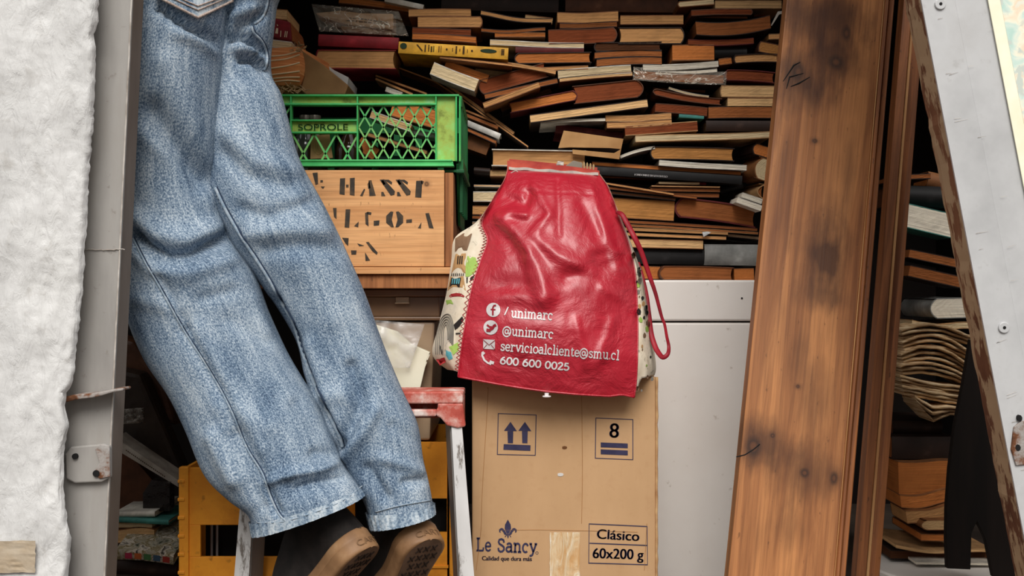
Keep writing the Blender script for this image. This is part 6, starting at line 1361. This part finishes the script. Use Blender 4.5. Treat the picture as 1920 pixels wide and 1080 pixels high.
# lower left corner behind the post
LB = [(430, 850, 580, 848, 20, 'wht', 'white', 'f', 'thin white spine lying lower left behind the post', dict(d=2.02)), (430, 870, 632, 880, 18, 'teal', 'white', 'f', 'thin teal spine with yellow end, lower left behind the post', dict(d=2.01)), (432, 890, 570, 890, 20, 'tan', 'cream', 'b', 'thin cream booklet under the teal spine', dict(over=0, d=2.02)),
      (430, 932, 578, 930, 52, 'kraft', 'lt', 'b', 'tan wavy paged book lower left behind the post', dict(over=0, wave=6, d=2.02)), (575, 922, 670, 926, 66, 'tan', 'tan', 'b', 'tan book end touching the orange crate', dict(over=0, d=2.06)),
      (430, 1050, 660, 1062, 50, 'dk', 'brn', 'f', 'dark brown volume at the bottom left behind the post', dict(d=1.99, rnd=.2))]
for x0, y0, x1, y1, t_, cv_, pg_, sp, lb, kw in LB: book('L', x0, y0, x1, y1, t_, cv_, pg_, sp, lb, D=.15, **kw)
M_mag = NT('magazine_cover', .4, .4); f = M_mag.noise(M_mag.mapped((40, 40, 40)), 1, 3, .6, 1); M_mag.base(M_mag.ramp(f, [(.3, (60, 66, 50)), (.42, (176, 168, 150)), (.5, (120, 104, 60)), (.58, (216, 206, 190)), (.7, (70, 62, 52))]))
M_mag = M_mag.m
th, fn, L, T, D = book('L', 430, 1002, 650, 1022, 40, M_mag, 'cream', 'f', 'colourful picture magazine lying lower left behind the post', d=1.96, D=.2, sag=6, pitch=14, rnd=.1, name='magazine')
cols = [(192, 60, 90), (206, 110, 60), (80, 130, 80), (70, 96, 120), (176, 60, 50)]
for i, c in enumerate(cols): on(th, fn, [[(L*(.18+i*.16), T*.2), (L*(.30+i*.16), T*.2), (L*(.30+i*.16), T*.8), (L*(.18+i*.16), T*.8)]], simple('magazine_ink_%d' % i, c, rough=.5, bump=0), 'colour_block')
th = thing('book', 'big brown book standing with its worn face outwards, lower left behind the post', 'book', P(250, 950, 2.12), group='old books stacked inside the stall')
m = MB(); m.pprism([(215, 830), (232, 838), (290, 905), (290, 958), (215, 958)], 2.12, .03); m.obj('cover', CM['brn'], th, bevel=.001)
th = thing('magazine', 'grey-white magazine spine sloping down to the orange crate, lower left', 'magazine', P(270, 870, 2.08)); m = MB(); m.pprism([(215, 818), (229, 829), (334, 900), (334, 913), (229, 850), (215, 842)], 2.06, .06); m.obj('spine', simple('grey_white_spine', (186, 178, 166), (150, 140, 128), 30, rough=.6), th)
m = MB(); 
for k in range(22):
    x = 236+k*3.4; m.add([P(x, 829+(x-229)*.68+9, 2.0595), P(x+2, 830.4+(x-229)*.68+9, 2.0595), P(x+2, 832.6+(x-229)*.68+9, 2.0595), P(x, 831.4+(x-229)*.68+9, 2.0595)], [(0, 1, 2, 3)])
m.obj('tiny_print', M_bink, th, fix=False)
for i, (pts, dd, c, lb) in enumerate(((((212, 690), (262, 700), (340, 880), (334, 898), (232, 826), (212, 816)), 2.14, (58, 44, 34), 'dark brown plastic sack slumped lower left between post and jeans'), (((212, 625), (250, 640), (310, 730), (330, 800), (212, 760)), 2.2, (86, 52, 32), 'brown leather flap hanging lower left behind the jeans'))):
    th = thing('sack' if i == 0 else 'leather_flap', lb, 'sack' if i == 0 else 'leather', P(260, 800, dd)); m = MB(); m.pprism(pts, dd, .06); m.obj('body', simple('sack_%d' % i, c, tuple(x*.6 for x in c), 12, rough=.5, spec=.3, bump=.4, bd=.006), th, bevel=.01)
th = thing('plastic_packet', 'small crinkled shiny packet at the left behind the steel post', 'packet', P(250, 785, 2.1)); g = [[P(lerp(222, 268, j/10), lerp(768, 796, i/8)-j*.3, 2.08-.012*nz(j*.5, i*.6, 3)) for j in range(11)] for i in range(9)]; m = MB(); m.slab(g, [[p+Vector((0, .01, 0)) for p in r] for r in g]); m.obj('foil', simple('crinkled_foil', (176, 168, 156), (110, 100, 90), 60, rough=.2, spec=.8, bump=.9, bd=.01), th, smooth=True)
th = thing('book', 'black glossy book standing lower left beside the orange crate', 'book', P(300, 930, 2.04), group='old books stacked inside the stall'); m = MB(); m.pprism([(268, 925), (284, 900), (318, 905), (318, 958), (268, 958)], 2.05, .03); m.obj('cover', simple('glossy_black', (34, 26, 24), (24, 18, 16), 9, rough=.2, spec=.6, bump=.4, bd=.01), th)

# ------------------------------------------------------------------ right hand column behind the planks
RB = [('5', 650, 800, 862, 850, 90, 'teal', 'white', 'b', 'white paged book in green cover, right of the narrow plank', dict(over=0, d=2.12)), ('5', 640, 730, 838, 738, 78, 'blk', 'dk', 'f', 'black glossy spine above the white paged green book', dict(d=2.14, rnd=.3)),
      ('5', 760, 672, 840, 690, 64, 'kraft', 'org', 'f', 'orange-brown book end at the top of the right hand pile', dict(d=2.16)), ('5', 640, 665, 770, 660, 20, 'dk', 'brn', 'b', 'dark thin book beside the orange-brown book end', dict(over=0, d=2.14)),
      ('5', 690, 950, 880, 990, 34, 'dk', 'brn', 'b', 'brown dusty book, upper of two under the white paged green book', dict(over=0, d=2.13)), ('5', 690, 1015, 890, 1060, 44, 'dk', 'brn', 'b', 'brown dusty book, lower of two above the open white pages', dict(over=0, d=2.12)),
      ('6', 770, 78, 912, 74, 76, 'grey', 'white', 'l', 'bright white paged book with dark side in the right hand pile', dict(over=0, d=2.10, rnd=.3)), ('6', 700, 132, 915, 140, 26, 'tan', 'cream', 'b', 'pale thin papers under the bright white book', dict(over=0, wave=8, d=2.1)),
      ('6', 630, 525, 815, 525, 50, 'dk', 'dk', 'f', 'shadowed dark book under the crumpled newspapers', dict(d=2.16)), ('6', 625, 600, 860, 600, 84, 'dk', 'brn', 'f', 'dark brown box-like book in the right hand pile', dict(d=2.12, rnd=.05)),
      ('6', 650, 715, 850, 710, 130, 'kraft', 'org', 'b', 'thick orange-brown paper block in the right hand pile', dict(over=0, wave=4, d=2.1)), ('6', 658, 800, 850, 775, 50, 'kraft', 'org', 'b', 'layered orange book under the thick paper block', dict(over=0, wave=8, d=2.09)), ('6', 680, 860, 850, 830, 50, 'kraft', 'tan', 'b', 'tan layered book lower in the right hand pile', dict(over=0, wave=6, d=2.08)),
      ('6', 735, 890, 860, 888, 40, 'kraft', 'lt', 'l', 'light tan book with rounded end near the black board', dict(over=0, d=2.06, rnd=.5)), ('6', 735, 935, 860, 938, 28, 'kraft', 'org', 'b', 'orange thin book near the bottom of the right hand pile', dict(over=0, d=2.07)),
      ('6', 640, 968, 1000, 985, 14, 'tan', 'lt', 'b', 'thin curled pale booklet near the white tub', dict(over=0, wave=10, d=2.06)), ('6', 620, 1000, 1010, 1005, 34, 'dk', 'dk', 'b', 'dark book lying on the white tub', dict(over=0, d=2.08)),
      ('6', 715, 1032, 1010, 1036, 10, 'wht', 'white', 'b', 'thin white leaflet lying on the white tub', dict(over=0, d=2.04))]
for cr, x0, y0, x1, y1, t_, cv_, pg_, sp, lb, kw in RB: book(cr, x0, y0, x1, y1, t_, cv_, pg_, sp, lb, D=.16, group='books and papers in the right hand pile', **kw)
# crumpled newspapers
t = NT('old_newsprint', .9, .1); f = t.noise(t.mapped((10, 10, 260)), 1, 4, .65, .5); g_ = t.noise(t.mapped((12, 12, 12)), 1, 4); c = t.ramp(f, [(.32, (120, 84, 54)), (.46, (196, 162, 120)), (.6, (222, 196, 158))]); t.base(t.vary(t.mix(t.math('MULTIPLY', t.fac(g_, .5, .75), .5), c, (130, 92, 60)), .25)); t.bump(f, .9, .004); M_news = t.m
NLAB = ['topmost crumpled newspaper of the right hand pile, under the pale thin papers', 'second crumpled newspaper down in the right hand pile', 'third crumpled newspaper down, middle of the right hand pile', 'fourth crumpled newspaper down in the right hand pile', 'fifth crumpled newspaper down in the right hand pile', 'sixth crumpled newspaper down, with frayed lower edge', 'lowest newspaper of the right hand pile with a folded pale corner']
NL = [617, 640, 662, 684, 703, 722, 741]; NR = [628, 656, 683, 706, 726, 745, 765]; NS = [16, 22, 24, 14, 6, 3, 8]; NX = [1690, 1692, 1690, 1689, 1688, 1692, 1716]
for i in range(7):
    th = thing('newspaper', NLAB[i], 'newspaper', P(1760, (NL[i]+NR[i])/2+20, 2.12), group='crumpled newspapers in the right hand pile')
    for q in range(3):
        g = []; rg = random.Random(i*7+q); tk = 5.6
        for r_ in range(4):
            row = []
            for j_ in range(31):
                u = j_/30; x = lerp(NX[i]+rg.uniform(-.3, .3)+q*2.0, 1822, u); sw = -NS[i]*math.sin(math.pi*min(1, u*1.05))*(1-.35*q/2)*(1 if i < 4 else -1)*.9
                y = lerp(NL[i], NR[i], u**1.25)+q*6.9+sw+1.8*nz(u*6, i*3+q, 2)+r_/3*tk
                if i == 6: y += 22*max(0, 1-abs(u-.30)/.30)*(.4+.3*q)
                row.append(P(x, y, 2.055+.012*nz(u*4, i*2+q*.7, 6)+.006*q+(.004 if r_ in (0, 3) else 0)+.012*abs(u-.45)))
            g.append(row)
        m = MB(); m.slab(g, [[p+Vector((0, .075, .001)) for p in r] for r in g]); m.obj('sheet', M_news, th, smooth=True, angle=40)
# black board and white tub
m = MB(); cur = [(x, y) for x, y in ((1820, 636), (1806, 720), (1790, 800), (1780, 880), (1775, 950), (1774, 1010), (1776, 1066))]
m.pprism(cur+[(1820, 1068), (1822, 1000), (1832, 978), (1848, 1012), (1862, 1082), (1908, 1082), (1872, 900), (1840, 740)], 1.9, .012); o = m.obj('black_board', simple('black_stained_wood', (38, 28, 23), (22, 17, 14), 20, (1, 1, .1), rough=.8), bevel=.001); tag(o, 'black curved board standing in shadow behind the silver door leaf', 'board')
m = MB(); cx, cy = .835, 2.03; m.lathe((cx, cy, 0), [(.15, 0), (.172, .038), (.176, .040), (.176, .046), (.172, .048), (.168, .048), (.166, .040), (.001, .039)], 48); tb_ = m.obj('white_tub', M_enamel, smooth=True, angle=40); tag(tb_, 'white plastic tub lid at the bottom right under the paper pile', 'tub')
# folded pencil thin slip by the plank
m = MB(); m.pprism([(1280+x/6.75, y/6.75) for x, y in ((1205, 145), (1262, 138), (1262, 172), (1222, 182), (1130, 325), (1118, 320))], 2.2, .003); o = m.obj('paper_slip', M_thread); tag(o, 'thin pale folded slip sticking down beside the plank at the upper right', 'slip')
m = MB(); q = [(1180, 930), (1240, 926), (1280, 935), (1240, 960), (1195, 985)]; m.pprism([(1120+x/6, 280+y/6) for x, y in q], 2.176, .003); o = m.obj('foil_scrap', simple('white_foil', (226, 226, 224), (170, 170, 168), 90, rough=.25, spec=.8, bump=.6)); tag(o, 'torn white foil scrap on the tan edged magazine', 'scrap')
